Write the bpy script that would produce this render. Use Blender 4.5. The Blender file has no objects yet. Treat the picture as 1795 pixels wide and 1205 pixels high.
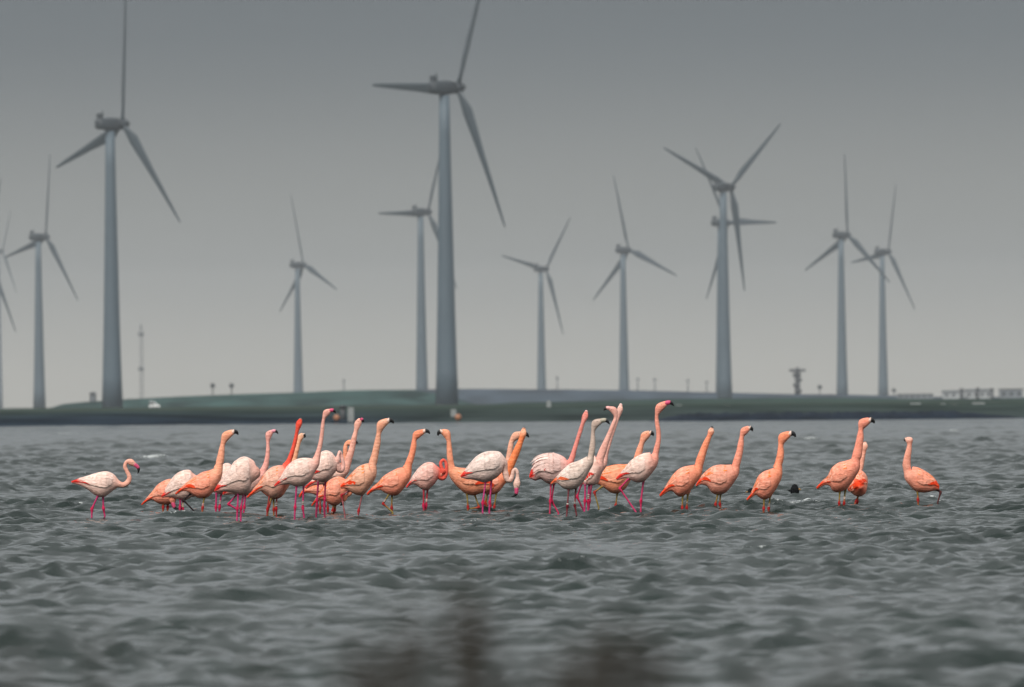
import bpy, bmesh, math, random
import numpy as np
from mathutils import Vector, Matrix, noise

R = math.radians
scene = bpy.context.scene
col = scene.collection

# ------------------------------------------------------------------ camera
FPX, CX, CY = 16500.0, 897.5, 602.5          # focal length and centre in photo pixels
CAM_H, HORIZON, ROLL = 1.15, 710.0, R(0.5)
PITCH = math.atan((HORIZON - CY) / FPX)
FWD = np.array([0, math.cos(PITCH), math.sin(PITCH)])
R0 = np.array([1.0, 0, 0]); U0 = np.array([0, -math.sin(PITCH), math.cos(PITCH)])
UP = math.cos(ROLL) * U0 + math.sin(ROLL) * R0
RT = math.cos(ROLL) * R0 - math.sin(ROLL) * U0
cam_d = bpy.data.cameras.new('camera')
cam = bpy.data.objects.new('camera', cam_d); col.objects.link(cam)
cam.matrix_world = Matrix(((RT[0], UP[0], -FWD[0], 0), (RT[1], UP[1], -FWD[1], 0), (RT[2], UP[2], -FWD[2], CAM_H), (0, 0, 0, 1)))
cam_d.sensor_width = 36; cam_d.lens = 36 * FPX / 1795
cam_d.clip_start = 0.5; cam_d.clip_end = 30000
cam_d.dof.use_dof = True; cam_d.dof.focus_distance = 100.0; cam_d.dof.aperture_fstop = 7.0
scene.camera = cam

# ------------------------------------------------------------------ world, sun, exposure
SUN_EL, SUN_AZ = R(45), R(-158)               # azimuth clockwise from +Y
world = bpy.data.worlds.new('World'); scene.world = world; world.use_nodes = True
nt = world.node_tree; nt.nodes.clear()
def N(tree, t, **k):
    n = tree.nodes.new(t)
    for a, b in k.items(): setattr(n, a, b)
    return n
wo = N(nt, 'ShaderNodeOutputWorld'); bg = N(nt, 'ShaderNodeBackground')
sky = N(nt, 'ShaderNodeTexSky', sky_type='NISHITA', sun_disc=False, sun_elevation=SUN_EL, sun_rotation=SUN_AZ, dust_density=4.0)
tc = N(nt, 'ShaderNodeTexCoord'); sx = N(nt, 'ShaderNodeSeparateXYZ')
nt.links.new(tc.outputs['Generated'], sx.inputs[0])
# overcast deck: luminance climbs towards the zenith (standard overcast sky), soft cloud mottling
ramp = N(nt, 'ShaderNodeValToRGB')
ramp.color_ramp.interpolation = 'EASE'
for i, (p, c) in enumerate(((0.0, (2.55, 2.45, 2.18)), (0.018, (1.40, 1.43, 1.37)), (0.043, (.70, .80, .88)), (0.11, (2.05, 2.15, 2.2)), (0.3, (3.3, 3.4, 3.4)), (1.0, (4.7, 4.8, 4.85)))):
    e = ramp.color_ramp.elements[i] if i < 2 else ramp.color_ramp.elements.new(p)
    e.position = p; e.color = (*c, 1)
nt.links.new(sx.outputs['Z'], ramp.inputs['Fac'])
mp = N(nt, 'ShaderNodeMapping'); mp.inputs['Scale'].default_value = (1, 1, 5)
nz = N(nt, 'ShaderNodeTexNoise'); nz.inputs['Scale'].default_value = 5.0; nz.inputs['Detail'].default_value = 4
nt.links.new(tc.outputs['Generated'], mp.inputs[0]); nt.links.new(mp.outputs[0], nz.inputs['Vector'])
mr = N(nt, 'ShaderNodeMapRange'); mr.inputs['To Min'].default_value = 0.88; mr.inputs['To Max'].default_value = 1.12
nt.links.new(nz.outputs['Fac'], mr.inputs['Value'])
mul = N(nt, 'ShaderNodeVectorMath', operation='SCALE')
nt.links.new(ramp.outputs['Color'], mul.inputs[0]); nt.links.new(mr.outputs[0], mul.inputs['Scale'])
mix = N(nt, 'ShaderNodeMix', data_type='RGBA'); mix.inputs['Factor'].default_value = 0.94
nt.links.new(sky.outputs[0], mix.inputs['A']); nt.links.new(mul.outputs[0], mix.inputs['B'])
bg.inputs['Strength'].default_value = 0.0935
nt.links.new(mix.outputs['Result'], bg.inputs[0]); nt.links.new(bg.outputs[0], wo.inputs[0])

sd = bpy.data.lights.new('sun', 'SUN'); sd.energy = 1.5; sd.angle = R(24); sd.color = (1, .95, .88)
sun = bpy.data.objects.new('sun', sd); col.objects.link(sun)
sdir = Vector((math.sin(SUN_AZ) * math.cos(SUN_EL), math.cos(SUN_AZ) * math.cos(SUN_EL), math.sin(SUN_EL)))
sun.rotation_euler = (-sdir).to_track_quat('-Z', 'Y').to_euler(); sun.location = (0, 50, 60)
vs = scene.view_settings
vs.view_transform = 'Standard'; vs.look = 'None'; vs.gamma = 1; vs.use_curve_mapping = False; vs.exposure = 1.0
scene.cycles.use_denoising = True
scene.cycles.max_bounces = 6; scene.cycles.volume_bounces = 0
scene.cycles.caustics_reflective = False; scene.cycles.caustics_refractive = False

# ------------------------------------------------------------------ helpers
def P(x, y, D):
    """photo pixel (x right, y down) and distance along the ground -> world point"""
    d = FWD + RT * ((x - CX) / FPX) + UP * ((CY - y) / FPX)
    t = D / d[1]
    return np.array([d[0] * t, D, CAM_H + d[2] * t])
def ground_D(x, y, z=0.0):
    d = FWD + RT * ((x - CX) / FPX) + UP * ((CY - y) / FPX)
    return d[1] * (z - CAM_H) / d[2]
def XZ(x, y, D): p = P(x, y, D); return p[0], p[2]

def mat(name, color, rough=.7, attr=None, noise_scale=None, amt=.15, bump=0, bscale=None, metallic=0, spec=.5, stretch=None):
    m = bpy.data.materials.new(name); m.use_nodes = True
    t = m.node_tree; b = t.nodes['Principled BSDF']
    b.inputs['Roughness'].default_value = rough; b.inputs['Metallic'].default_value = metallic
    b.inputs['Specular IOR Level'].default_value = spec
    src = None
    if attr:
        a = N(t, 'ShaderNodeAttribute', attribute_name=attr); src = a.outputs['Color']
    else:
        r = N(t, 'ShaderNodeRGB'); r.outputs[0].default_value = (*color, 1); src = r.outputs[0]
    tcn = N(t, 'ShaderNodeTexCoord'); vec = tcn.outputs['Object']
    if stretch:
        mm = N(t, 'ShaderNodeMapping'); mm.inputs['Scale'].default_value = stretch
        t.links.new(vec, mm.inputs[0]); vec = mm.outputs[0]
    if noise_scale:
        n = N(t, 'ShaderNodeTexNoise'); n.inputs['Scale'].default_value = noise_scale; n.inputs['Detail'].default_value = 5
        t.links.new(vec, n.inputs['Vector'])
        q = N(t, 'ShaderNodeMapRange'); q.inputs['From Min'].default_value = .3; q.inputs['From Max'].default_value = .7
        q.inputs['To Min'].default_value = 1 - amt; q.inputs['To Max'].default_value = 1 + amt
        t.links.new(n.outputs['Fac'], q.inputs['Value'])
        v = N(t, 'ShaderNodeVectorMath', operation='SCALE'); t.links.new(src, v.inputs[0]); t.links.new(q.outputs[0], v.inputs['Scale'])
        src = v.outputs[0]
    t.links.new(src, b.inputs['Base Color'])
    if bump:
        n = N(t, 'ShaderNodeTexNoise'); n.inputs['Scale'].default_value = bscale; n.inputs['Detail'].default_value = 4
        t.links.new(vec, n.inputs['Vector'])
        bp = N(t, 'ShaderNodeBump'); bp.inputs['Distance'].default_value = bump; bp.inputs['Strength'].default_value = 1.0
        t.links.new(n.outputs['Fac'], bp.inputs['Height']); t.links.new(bp.outputs[0], b.inputs['Normal'])
    return m

def add(name, mesh, parent=None, m=None, label=None, cat=None, group=None, kind=None):
    o = bpy.data.objects.new(name, mesh); col.objects.link(o)
    if parent: o.parent = parent
    if m and mesh is not None and not mesh.materials: mesh.materials.append(m)
    tag(o, label, cat, group, kind)
    return o
def tag(o, label=None, cat=None, group=None, kind=None):
    if label: o['label'] = label
    if cat: o['category'] = cat
    if group: o['group'] = group
    if kind: o['kind'] = kind
def empty(name, loc, label, cat, group=None):
    o = add(name, None, None, None, label, cat, group); o.location = loc; o.empty_display_size = .2
    return o
def mesh_np(name, V, F, colors=None, smooth=True, attr='Col'):
    me = bpy.data.meshes.new(name)
    V = np.asarray(V, dtype=np.float32)
    me.from_pydata(V.tolist(), [], F if isinstance(F, list) else F.tolist())
    if smooth: me.polygons.foreach_set('use_smooth', np.ones(len(me.polygons), dtype=bool))
    if colors is not None:
        a = me.color_attributes.new(attr, 'FLOAT_COLOR', 'POINT')
        c = np.ones((len(V), 4), dtype=np.float32); c[:, :3] = colors
        a.data.foreach_set('color', c.ravel())
    me.update()
    return me
class MB:
    """collects vertices, faces and per-vertex colours for one mesh"""
    def __init__(s): s.v = []; s.f = []; s.c = []
    def add(s, V, F, C=(1, 1, 1)):
        o = len(s.v); V = [tuple(p) for p in V]; s.v += V
        s.f += [tuple(i + o for i in f) for f in F]
        C = np.asarray(C, dtype=float)
        s.c += [tuple(C)] * len(V) if C.ndim == 1 else [tuple(q) for q in C]
    def box(s, lo, hi, C=(1, 1, 1)):
        (a, b, c), (d, e, f) = lo, hi
        s.add([(a, b, c), (d, b, c), (d, e, c), (a, e, c), (a, b, f), (d, b, f), (d, e, f), (a, e, f)],
              [(3, 2, 1, 0), (4, 5, 6, 7), (0, 1, 5, 4), (1, 2, 6, 5), (2, 3, 7, 6), (3, 0, 4, 7)], C)
    def tube(s, pts, rad, n=8, C=(1, 1, 1), cap=True):
        pts = [np.asarray(p, float) for p in pts]
        rad = rad if hasattr(rad, '__len__') else [rad] * len(pts)
        V = []; prev = None
        for i, p in enumerate(pts):
            t = pts[min(i + 1, len(pts) - 1)] - pts[max(i - 1, 0)]; t = t / (np.linalg.norm(t) + 1e-12)
            if prev is None:
                a = np.array([1.0, 0, 0]) if abs(t[0]) < .8 else np.array([0, 1.0, 0])
            else: a = prev
            a = a - t * (a @ t); a /= np.linalg.norm(a) + 1e-12; prev = a
            b = np.cross(t, a)
            for k in range(n):
                q = 2 * math.pi * k / n
                V.append(p + rad[i] * (a * math.cos(q) + b * math.sin(q)))
        F = [(i * n + k, i * n + (k + 1) % n, (i + 1) * n + (k + 1) % n, (i + 1) * n + k) for i in range(len(pts) - 1) for k in range(n)]
        if cap: F += [tuple(range(n - 1, -1, -1)), tuple((len(pts) - 1) * n + k for k in range(n))]
        C = np.asarray(C, float)
        if C.ndim == 2: C = np.repeat(C, n, axis=0)
        s.add(V, F, C)
    def build(s, name, m, parent=None, smooth=True, attr=False, **k):
        return add(name, mesh_np(name, s.v, s.f, np.array(s.c) if attr else None, smooth), parent, m, **k)

# ------------------------------------------------------------------ water
random.seed(7); rng = np.random.default_rng(11)
def rows():
    r = [33.0]
    while r[-1] < 720:
        d = r[-1]
        s = .085 if d < 85 else .06 if d < 112 else .085 if d < 125 else .085 + (d - 125) * .0018
        r.append(d + s)
    return np.array(r)
RW = rows(); NC = 520
ANG = np.linspace(-.069, .069, NC)
WAVES = []
for i in range(125):
    lam = math.exp(rng.uniform(math.log(.13), math.log(1.3)))
    th = rng.normal(R(-82), R(31) if lam < .35 else R(21))   # travel direction, mostly towards the camera
    amp = .0086 * lam ** .82 * rng.uniform(.4, 1.3) * (1.08 if lam < .45 else .85 if lam < .8 else .55)
    WAVES.append((lam, th, amp, rng.uniform(0, 6.283)))
def build_water():
    D = RW[:, None].astype(np.float32); A = ANG[None, :].astype(np.float32)
    X = (D * np.tan(A)).astype(np.float32); Y = np.broadcast_to(D, X.shape).astype(np.float32)
    spac = np.gradient(RW).astype(np.float32)[:, None]
    Zt = np.zeros_like(X); DX = np.zeros_like(X); DY = np.zeros_like(X); J = np.zeros_like(X)
    # slow patches of rougher and calmer water
    g = np.zeros_like(X)
    for i in range(9):
        l = rng.uniform(3, 16); t = rng.uniform(0, 6.28)
        g += np.sin(6.283 / l * (X * math.cos(t) * 1.6 + Y * math.sin(t) * .6) + rng.uniform(0, 6.28))
    g = np.clip(.95 + .10 * g, .7, 1.3)
    for lam, th, amp, ph in WAVES:
        k = 6.2832 / lam; kx, ky = k * math.cos(th), k * math.sin(th)
        w = np.clip((lam / (spac * 1.1)) - .7, 0, 1)
        nr = int(np.count_nonzero(w > 0))
        if nr == 0: continue
        ph_ = kx * X[:nr] + ky * Y[:nr] + ph
        a = amp * w[:nr] * g[:nr] * (1 + np.clip((D[:nr] - 130) / 200, 0, 1.5))
        c, s = np.cos(ph_), np.sin(ph_)
        Zt[:nr] += a * c
        q = .6
        DX[:nr] -= q * math.cos(th) * a * s; DY[:nr] -= q * math.sin(th) * a * s
        J[:nr] += q * k * a * c
    # single steeper wavelets with long crests, the dark bars of the wind chop
    for i in range(150):
        yc = 40 * math.exp(rng.uniform(0, math.log(190 / 40))); xc = rng.uniform(-.06, .06) * yc
        wd = rng.uniform(.25, 1.0); A_ = rng.uniform(.022, .05); ln_ = rng.uniform(.09, .16); sl = rng.normal(0, .12); cu = rng.uniform(-.2, .35)
        i0, i1 = np.searchsorted(RW, [yc - 1.2, yc + 1.2])
        xx = X[i0:i1] - xc; tt = (Y[i0:i1] - yc - sl * xx - cu * xx * xx) / ln_
        env = np.exp(-(xx / wd) ** 2) * (1 + .25 * np.sin(xx * 9 + i) + .15 * np.sin(xx * 23 + 2 * i))
        pr = np.where(tt < 0, np.exp(-tt * tt), np.exp(-(tt / 2.2) ** 2))     # steep face towards the camera, long back
        Zt[i0:i1] += A_ * env * pr
        if i % 3 == 0: J[i0:i1] += env * np.exp(-((tt + .25) / .5) ** 2) * .55
    Zt -= .05                                                  # crests, not troughs, set the line the legs rise from
    V = np.stack([X + DX, Y + DY, Zt], axis=-1).reshape(-1, 3)
    nr, nc = X.shape
    idx = np.arange(nr * nc).reshape(nr, nc)
    F = np.stack([idx[:-1, :-1], idx[:-1, 1:], idx[1:, 1:], idx[1:, :-1]], axis=-1).reshape(-1, 4)
    me = bpy.data.meshes.new('water')
    # outer sheet, below the troughs
    outer = np.array([(-1500, -40, -.42), (1500, -40, -.42), (1500, 1500, -.42), (-1500, 1500, -.42)], dtype=np.float32)
    n0 = len(V); V = np.concatenate([V, outer]); F = np.concatenate([F, [[n0, n0 + 1, n0 + 2, n0 + 3]]])
    me.vertices.add(len(V)); me.vertices.foreach_set('co', V.astype(np.float32).ravel())
    me.loops.add(F.size); me.loops.foreach_set('vertex_index', F.astype(np.int32).ravel())
    me.polygons.add(len(F)); me.polygons.foreach_set('loop_start', np.arange(0, F.size, 4, dtype=np.int32))
    me.polygons.foreach_set('use_smooth', np.ones(len(F), dtype=bool))
    fo = me.attributes.new('foam', 'FLOAT', 'POINT')
    st = (J - J.mean()) / J.std(axis=1, keepdims=True).clip(1e-3)
    for fx, fy, fw, fd, fs in ((305, 903, .42, 1.6, 3.2), (1392, 878, .36, 1.4, 3.0), (268, 802, .5, 5, 3.4), (120, 760, .9, 12, 3.0), (1675, 756, .6, 8, 3.2), (700, 906, .3, 1, 2.2), (845, 912, .4, 1, 2.2), (965, 872, .3, 1.5, 2.4), (1640, 874, .35, 1.5, 2.3), (1300, 958, .35, .7, 2.3), (1420, 770, .6, 8, 2.6), (1010, 765, .6, 8, 2.6)):
        Df = ground_D(fx, fy); Xf = P(fx, fy, Df)[0]
        st = st + fs * np.exp(-((X - Xf) / fw) ** 2 - ((Y - Df) / fd) ** 2)
    fo.data.foreach_set('value', np.concatenate([st.ravel(), np.zeros(4)]).astype(np.float32))
    me.update(calc_edges=True); me.validate()
    return me, (X, Y, Zt, DX, DY)
def water_mat():
    m = bpy.data.materials.new('turbid_water'); m.use_nodes = True
    t = m.node_tree; b = t.nodes['Principled BSDF']
    b.inputs['Roughness'].default_value = .07; b.inputs['IOR'].default_value = 1.333
    tcn = N(t, 'ShaderNodeTexCoord')
    def ns(scale, stretch, detail=4):
        mm = N(t, 'ShaderNodeMapping'); mm.inputs['Scale'].default_value = stretch; mm.inputs['Rotation'].default_value = (0, 0, .18)
        n = N(t, 'ShaderNodeTexNoise'); n.inputs['Scale'].default_value = scale; n.inputs['Detail'].default_value = detail
        n.inputs['Roughness'].default_value = .6
        t.links.new(tcn.outputs['Object'], mm.inputs[0]); t.links.new(mm.outputs[0], n.inputs['Vector'])
        return n
    n1 = ns(15, (.75, .55, 1), 6); n2 = ns(.35, (1, .4, 1))
    bp = N(t, 'ShaderNodeBump'); bp.inputs['Distance'].default_value = .011; bp.inputs['Strength'].default_value = 1
    t.links.new(n1.outputs['Fac'], bp.inputs['Height']); t.links.new(bp.outputs[0], b.inputs['Normal'])
    cr = N(t, 'ShaderNodeValToRGB'); e = cr.color_ramp.elements
    e[0].position = .35; e[0].color = (.009, .017, .0145, 1); e[1].position = .7; e[1].color = (.015, .025, .022, 1)
    t.links.new(n2.outputs['Fac'], cr.inputs['Fac'])
    # foam on the breaking crests, broken up by fine noise
    fa = N(t, 'ShaderNodeAttribute', attribute_name='foam')
    n3 = ns(26, (1, .35, 1), 6)
    n4 = ns(.25, (1, .5, 1), 2)
    ad = N(t, 'ShaderNodeMath', operation='MULTIPLY_ADD'); ad.inputs[1].default_value = 7.0; t.links.new(n3.outputs['Fac'], ad.inputs[0]); t.links.new(fa.outputs['Fac'], ad.inputs[2])
    ad2 = N(t, 'ShaderNodeMath', operation='MULTIPLY_ADD'); ad2.inputs[1].default_value = 3.0; t.links.new(n4.outputs['Fac'], ad2.inputs[0]); t.links.new(ad.outputs[0], ad2.inputs[2])
    q = N(t, 'ShaderNodeMapRange'); q.inputs['From Min'].default_value = 9.3; q.inputs['From Max'].default_value = 10.8
    t.links.new(ad2.outputs[0], q.inputs['Value'])
    mx = N(t, 'ShaderNodeMix', data_type='RGBA'); mx.inputs['B'].default_value = (.55, .58, .58, 1)
    t.links.new(q.outputs[0], mx.inputs['Factor']); t.links.new(cr.outputs[0], mx.inputs['A'])
    t.links.new(mx.outputs['Result'], b.inputs['Base Color'])
    mxr = N(t, 'ShaderNodeMapRange'); mxr.inputs['To Min'].default_value = .07; mxr.inputs['To Max'].default_value = .7
    t.links.new(q.outputs[0], mxr.inputs['Value']); t.links.new(mxr.outputs[0], b.inputs['Roughness'])
    return m
wme, WG = build_water()
add('water', wme, None, water_mat(), kind='structure')
def water_z(x, y):
    i = min(max(int(np.searchsorted(RW, y)), 0), len(RW) - 1); j = min(max(int(np.searchsorted(ANG, math.atan2(x, y))), 0), NC - 1)
    return float(WG[2][i, j])

# ------------------------------------------------------------------ far land
M_grass = mat('dyke_grass', (.028, .056, .052), .95, noise_scale=.09, amt=.55, spec=0)
M_ground = mat('far_ground', (1, 1, 1), .95, attr='Col', noise_scale=.12, amt=.5, spec=0)
M_stone = mat('dark_revetment', (.010, .016, .026), .9, noise_scale=.6, amt=.35, spec=.1)
M_band = mat('far_dam', (.04, .055, .072), .9, noise_scale=.06, amt=.4, spec=0)
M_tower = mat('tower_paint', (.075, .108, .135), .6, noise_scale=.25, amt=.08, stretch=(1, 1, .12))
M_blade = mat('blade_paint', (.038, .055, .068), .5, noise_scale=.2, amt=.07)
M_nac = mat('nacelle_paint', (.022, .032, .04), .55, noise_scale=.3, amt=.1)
M_dark = mat('dark_steel', (.05, .055, .06), .6, noise_scale=2, amt=.2)
M_white = mat('white_paint', (.75, .76, .76), .6, noise_scale=1.5, amt=.06)
M_orange = mat('orange_paint', (.34, .15, .08), .6, noise_scale=3, amt=.15)
M_glass = mat('dark_glass', (.02, .025, .03), .1)
M_tyre = mat('tyre_rubber', (.02, .02, .02), .8)
M_concrete = mat('pale_concrete', (.24, .26, .26), .85, noise_scale=3, amt=.12)
M_wall = mat('grey_cladding', (.16, .18, .20), .7, noise_scale=.5, amt=.12)
M_pale = mat('pale_cladding', (.34, .36, .37), .7, noise_scale=.5, amt=.1)

SHORE = 648.0
def ground_h(x, D):
    n = noise.noise(Vector((x * .03, D * .01, 3))) * .12 + noise.noise(Vector((x * .12, D * .04, 9))) * .06
    if D < SHORE + 55:
        t = max(0, min(1, (D - SHORE + 12) / 62)); return -.55 + (t * t * (3 - 2 * t)) * 1.45 + n * t
    return .9 + min(1, (D - SHORE - 55) / 1600) * .45 + n
def build_ground():
    Ds = list(np.linspace(SHORE - 25, SHORE + 110, 40)) + list(np.geomspace(SHORE + 125, 9300, 60))
    xs = np.linspace(-.17, .17, 180)
    V = []; C = []
    for D in Ds:
        for a in xs:
            x = a * D; z = ground_h(x, D)
            V.append((x, D, z))
            g = noise.noise(Vector((x * .02, D * .006, 1))) * .5 + .5
            if D < SHORE + 60:
                k = max(0, min(1, (D - SHORE - 18) / 30 + noise.noise(Vector((x * .05, 5, 2))) * .5))
                lft = max(0, min(1, (-4 - x) / 8))      # stone-faced bank west, muddier grass bank east
                rock = np.array([.018, .026, .036]) * lft + np.array([.036, .048, .047]) * (1 - lft)
                c = rock * (1 - k) + np.array([.034, .048, .044]) * k
            else: c = np.array([.034, .05, .044]) * (1 - g * .5) + np.array([.055, .066, .056]) * g * .5
            C.append(c)
    n = len(xs)
    F = [(i * n + j, i * n + j + 1, (i + 1) * n + j + 1, (i + 1) * n + j) for i in range(len(Ds) - 1) for j in range(n - 1)]
    add('ground', mesh_np('ground', V, F, np.array(C)), None, M_ground, kind='structure')
build_ground()

def ridge(name, D, profile, m, front=18, crest=5, label=None, back=14):
    """an embankment that follows a crest line; profile = crest points in photo pixels"""
    xs = [p[0] for p in profile]
    V = []; n = 0
    for x in np.arange(xs[0], xs[-1] + 1, 6.0):
        y = float(np.interp(x, xs, [p[1] for p in profile]))
        X, Z = XZ(x, y, D); jit = noise.noise(Vector((X * .05, D, 0))) * .15; g = 0.6
        Z += jit
        h = max(Z - g, .05); s = min(1, h / 3)
        V += [(X, D - crest - front * s, g - .8), (X, D - crest - front * s * .45, g + h * .52), (X, D - crest * .5, Z - .05), (X, D + crest * .5, Z), (X, D + crest + back * s, g - .8)]; n += 1
    F = [(i * 5 + k, (i + 1) * 5 + k, (i + 1) * 5 + k + 1, i * 5 + k + 1) for i in range(n - 1) for k in range(4)]
    F += [tuple(range(5)), tuple((n - 1) * 5 + k for k in range(4, -1, -1))]
    o = add(name, mesh_np(name, V, F, smooth=False), None, m, kind='structure')
    return o
ridge('green_dyke', 2750, [(60, 717.5), (90, 715), (110, 709), (150, 705), (185, 702.5), (230, 699), (400, 692), (560, 687), (650, 684), (720, 683), (755, 689), (800, 700), (838, 710)], M_grass, 30)
ridge('far_dam', 3750, [(690, 684), (820, 682), (1000, 683), (1130, 685), (1260, 688.5), (1330, 690), (1500, 692.5), (1640, 695.5), (1800, 696), (2100, 697)], M_band, 24)
ridge('low_field_bank', 1500, [(850, 709), (900, 706), (1000, 705), (1120, 701), (1200, 699), (1400, 698), (1600, 699), (1800, 698.5), (2000, 698)], mat('field_bank', (.035, .055, .048), .9, noise_scale=.06, amt=.3, spec=0), 30)
# low stone breakwater on the right: a bank of separate-looking boulders built as one lumpy body
def breakwater():
    D = 634; V = []; n = 0
    for x in np.arange(1138, 1812, 1.5):
        e = min(1, (x - 1138) / 60, max(0.02, (1800 - x) / 130))
        X, Z0 = XZ(x, 706 - (x - 1480) * math.tan(ROLL) + 18, D)
        h = .46 * max(e, .05) + (noise.noise(Vector((X * 1.7, 0, 0))) * .10 + noise.noise(Vector((X * 5, 3, 0))) * .05) * e
        for k, (dy, f) in enumerate(((-2.6, -.9), (-1.7, .25), (-.9, .7), (-.2, 1), (.8, .95), (2.6, -.8))):
            j = noise.noise(Vector((X * 2.2, k * 3.1, 4))) * .12 * e
            V.append((X, D + dy + j, (h * f if f > 0 else -.5) + j * .6))
        n += 1
    F = [(i * 6 + k, (i + 1) * 6 + k, (i + 1) * 6 + k + 1, i * 6 + k + 1) for i in range(n - 1) for k in range(5)]
    o = add('stone_breakwater', mesh_np('stone_breakwater', V, F, smooth=False), None, M_stone, label='long low dark stone breakwater at the far waterline on the right', cat='breakwater')
breakwater()

# ------------------------------------------------------------------ wind turbines
HUB_R = 40.0
def blade_mesh():
    secs = [(0, 1.2, 1.2, 0), (.03, 1.2, 1.2, 0), (.09, 2.0, .85, 14), (.18, 3.4, .58, 13), (.32, 2.9, .45, 9), (.5, 2.15, .32, 6), (.7, 1.6, .22, 3), (.88, 1.1, .15, 1), (.97, .7, .09, 0), (1.0, .2, .04, 0)]
    V = []; n = 12
    for r, ch, th, tw in secs:
        a = -R(tw + 3)
        for k in range(n):
            q = 2 * math.pi * k / n
            cx = math.cos(q) * ch * .5 - (ch - 1.0) * .22 if ch > 1 else math.cos(q) * ch * .5
            ty = math.sin(q) * th * .5 * (1 if r < .05 else (1 + .5 * math.cos(q)) * .8)
            bend = -.018 * HUB_R * r * r
            V.append((cx * math.cos(a) - ty * math.sin(a), cx * math.sin(a) + ty * math.cos(a) + bend, r * HUB_R))
    F = [(i * n + k, i * n + (k + 1) % n, (i + 1) * n + (k + 1) % n, (i + 1) * n + k) for i in range(len(secs) - 1) for k in range(n)]
    F += [tuple(range(n - 1, -1, -1)), tuple((len(secs) - 1) * n + k for k in range(n))]
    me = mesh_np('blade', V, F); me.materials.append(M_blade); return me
def hub_mesh():
    mb = MB(); pr = [(-1.2, 1.35), (-.9, 1.5), (.2, 1.55), (.9, 1.35), (1.6, .95), (2.1, .5), (2.3, .08)]
    mb.tube([(0, y, 0) for y, r in pr], [r for y, r in pr], 16)
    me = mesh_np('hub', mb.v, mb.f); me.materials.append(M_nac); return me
def nacelle_mesh():
    V = []; n = 16
    for y, w, h, zc in ((-4.4, .5, .7, .0), (-4.1, 1.3, 1.3, .0), (-3.0, 1.6, 1.5, .0), (-.8, 1.8, 1.8, 0), (1.6, 1.7, 1.7, 0), (2.6, 1.4, 1.4, 0)):
        for k in range(n):
            q = 2 * math.pi * k / n; c, s = math.cos(q), math.sin(q)
            V.append((w * math.copysign(abs(c) ** .55, c), y, zc + h * math.copysign(abs(s) ** .55, s)))
    F = [(i * n + k, i * n + (k + 1) % n, (i + 1) * n + (k + 1) % n, (i + 1) * n + k) for i in range(5) for k in range(n)]
    F += [tuple(range(n - 1, -1, -1)), tuple(5 * n + k for k in range(n))]
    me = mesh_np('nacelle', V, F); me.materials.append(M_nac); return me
BL, HB, NA = blade_mesh(), hub_mesh(), nacelle_mesh()
def cooler_mesh():
    mb = MB(); mb.box((-1.1, -3.6, 1.55), (1.1, -2.7, 2.9)); mb.tube([(.4, -2.5, 1.8), (.4, -2.5, 3.9)], .1, 6)
    me = mesh_np('rooftop_cooler', mb.v, mb.f, smooth=False); me.materials.append(M_nac); return me
CO = cooler_mesh()
#      hub px, R px, k, phase, base y px, label
TURB = [
 (802, 154, 280, .531, .574, 708, 'tallest wind turbine, right in the middle of the picture, one blade pointing left'),
 (214.6, 218, 255, .526, .245, 718, 'second largest wind turbine, near the left, one blade pointing straight up'),
 (80, 416, 154, .522, .308, 721, 'slender wind turbine with a thin upright blade, left of the large left one'),
 (532, 465, 128, .495, -.162, 700, 'lone distant wind turbine rising from the crest of the green dyke'),
 (750, 372, 158, .55, .53, 700, 'smaller wind turbine half hidden just behind the tallest one'),
 (957, 472, 123, .625, .738, 700, 'most distant wind turbine just right of the tallest, one blade up to the right'),
 (1102, 439, 136, .640, -.171, 700, 'distant wind turbine with a blade leaning left of upright, between two others'),
 (1281, 328.6, 185, .642, .939, 701, 'largest wind turbine on the right, two blades raised in a V'),
 (1275, 391, 156, .55, -.508, 702, 'wind turbine hidden behind the tower of the large right one, blade pointing right'),
 (1485.5, 412.6, 146, .558, .10, 702, 'right wind turbine with one blade straight up, beside the rightmost one'),
 (1557, 442, 130, .476, .395, 702, 'rightmost wind turbine, with one blade leaning right of upright'),
 (4, 441, 84, .55, .55, 716, 'small far wind turbine at the very left edge, blade tip up'),
 (-22, 450, 157, .55, .50, 716, 'wind turbine cut off by the left edge, only a lower blade reaching in'),
]
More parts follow.
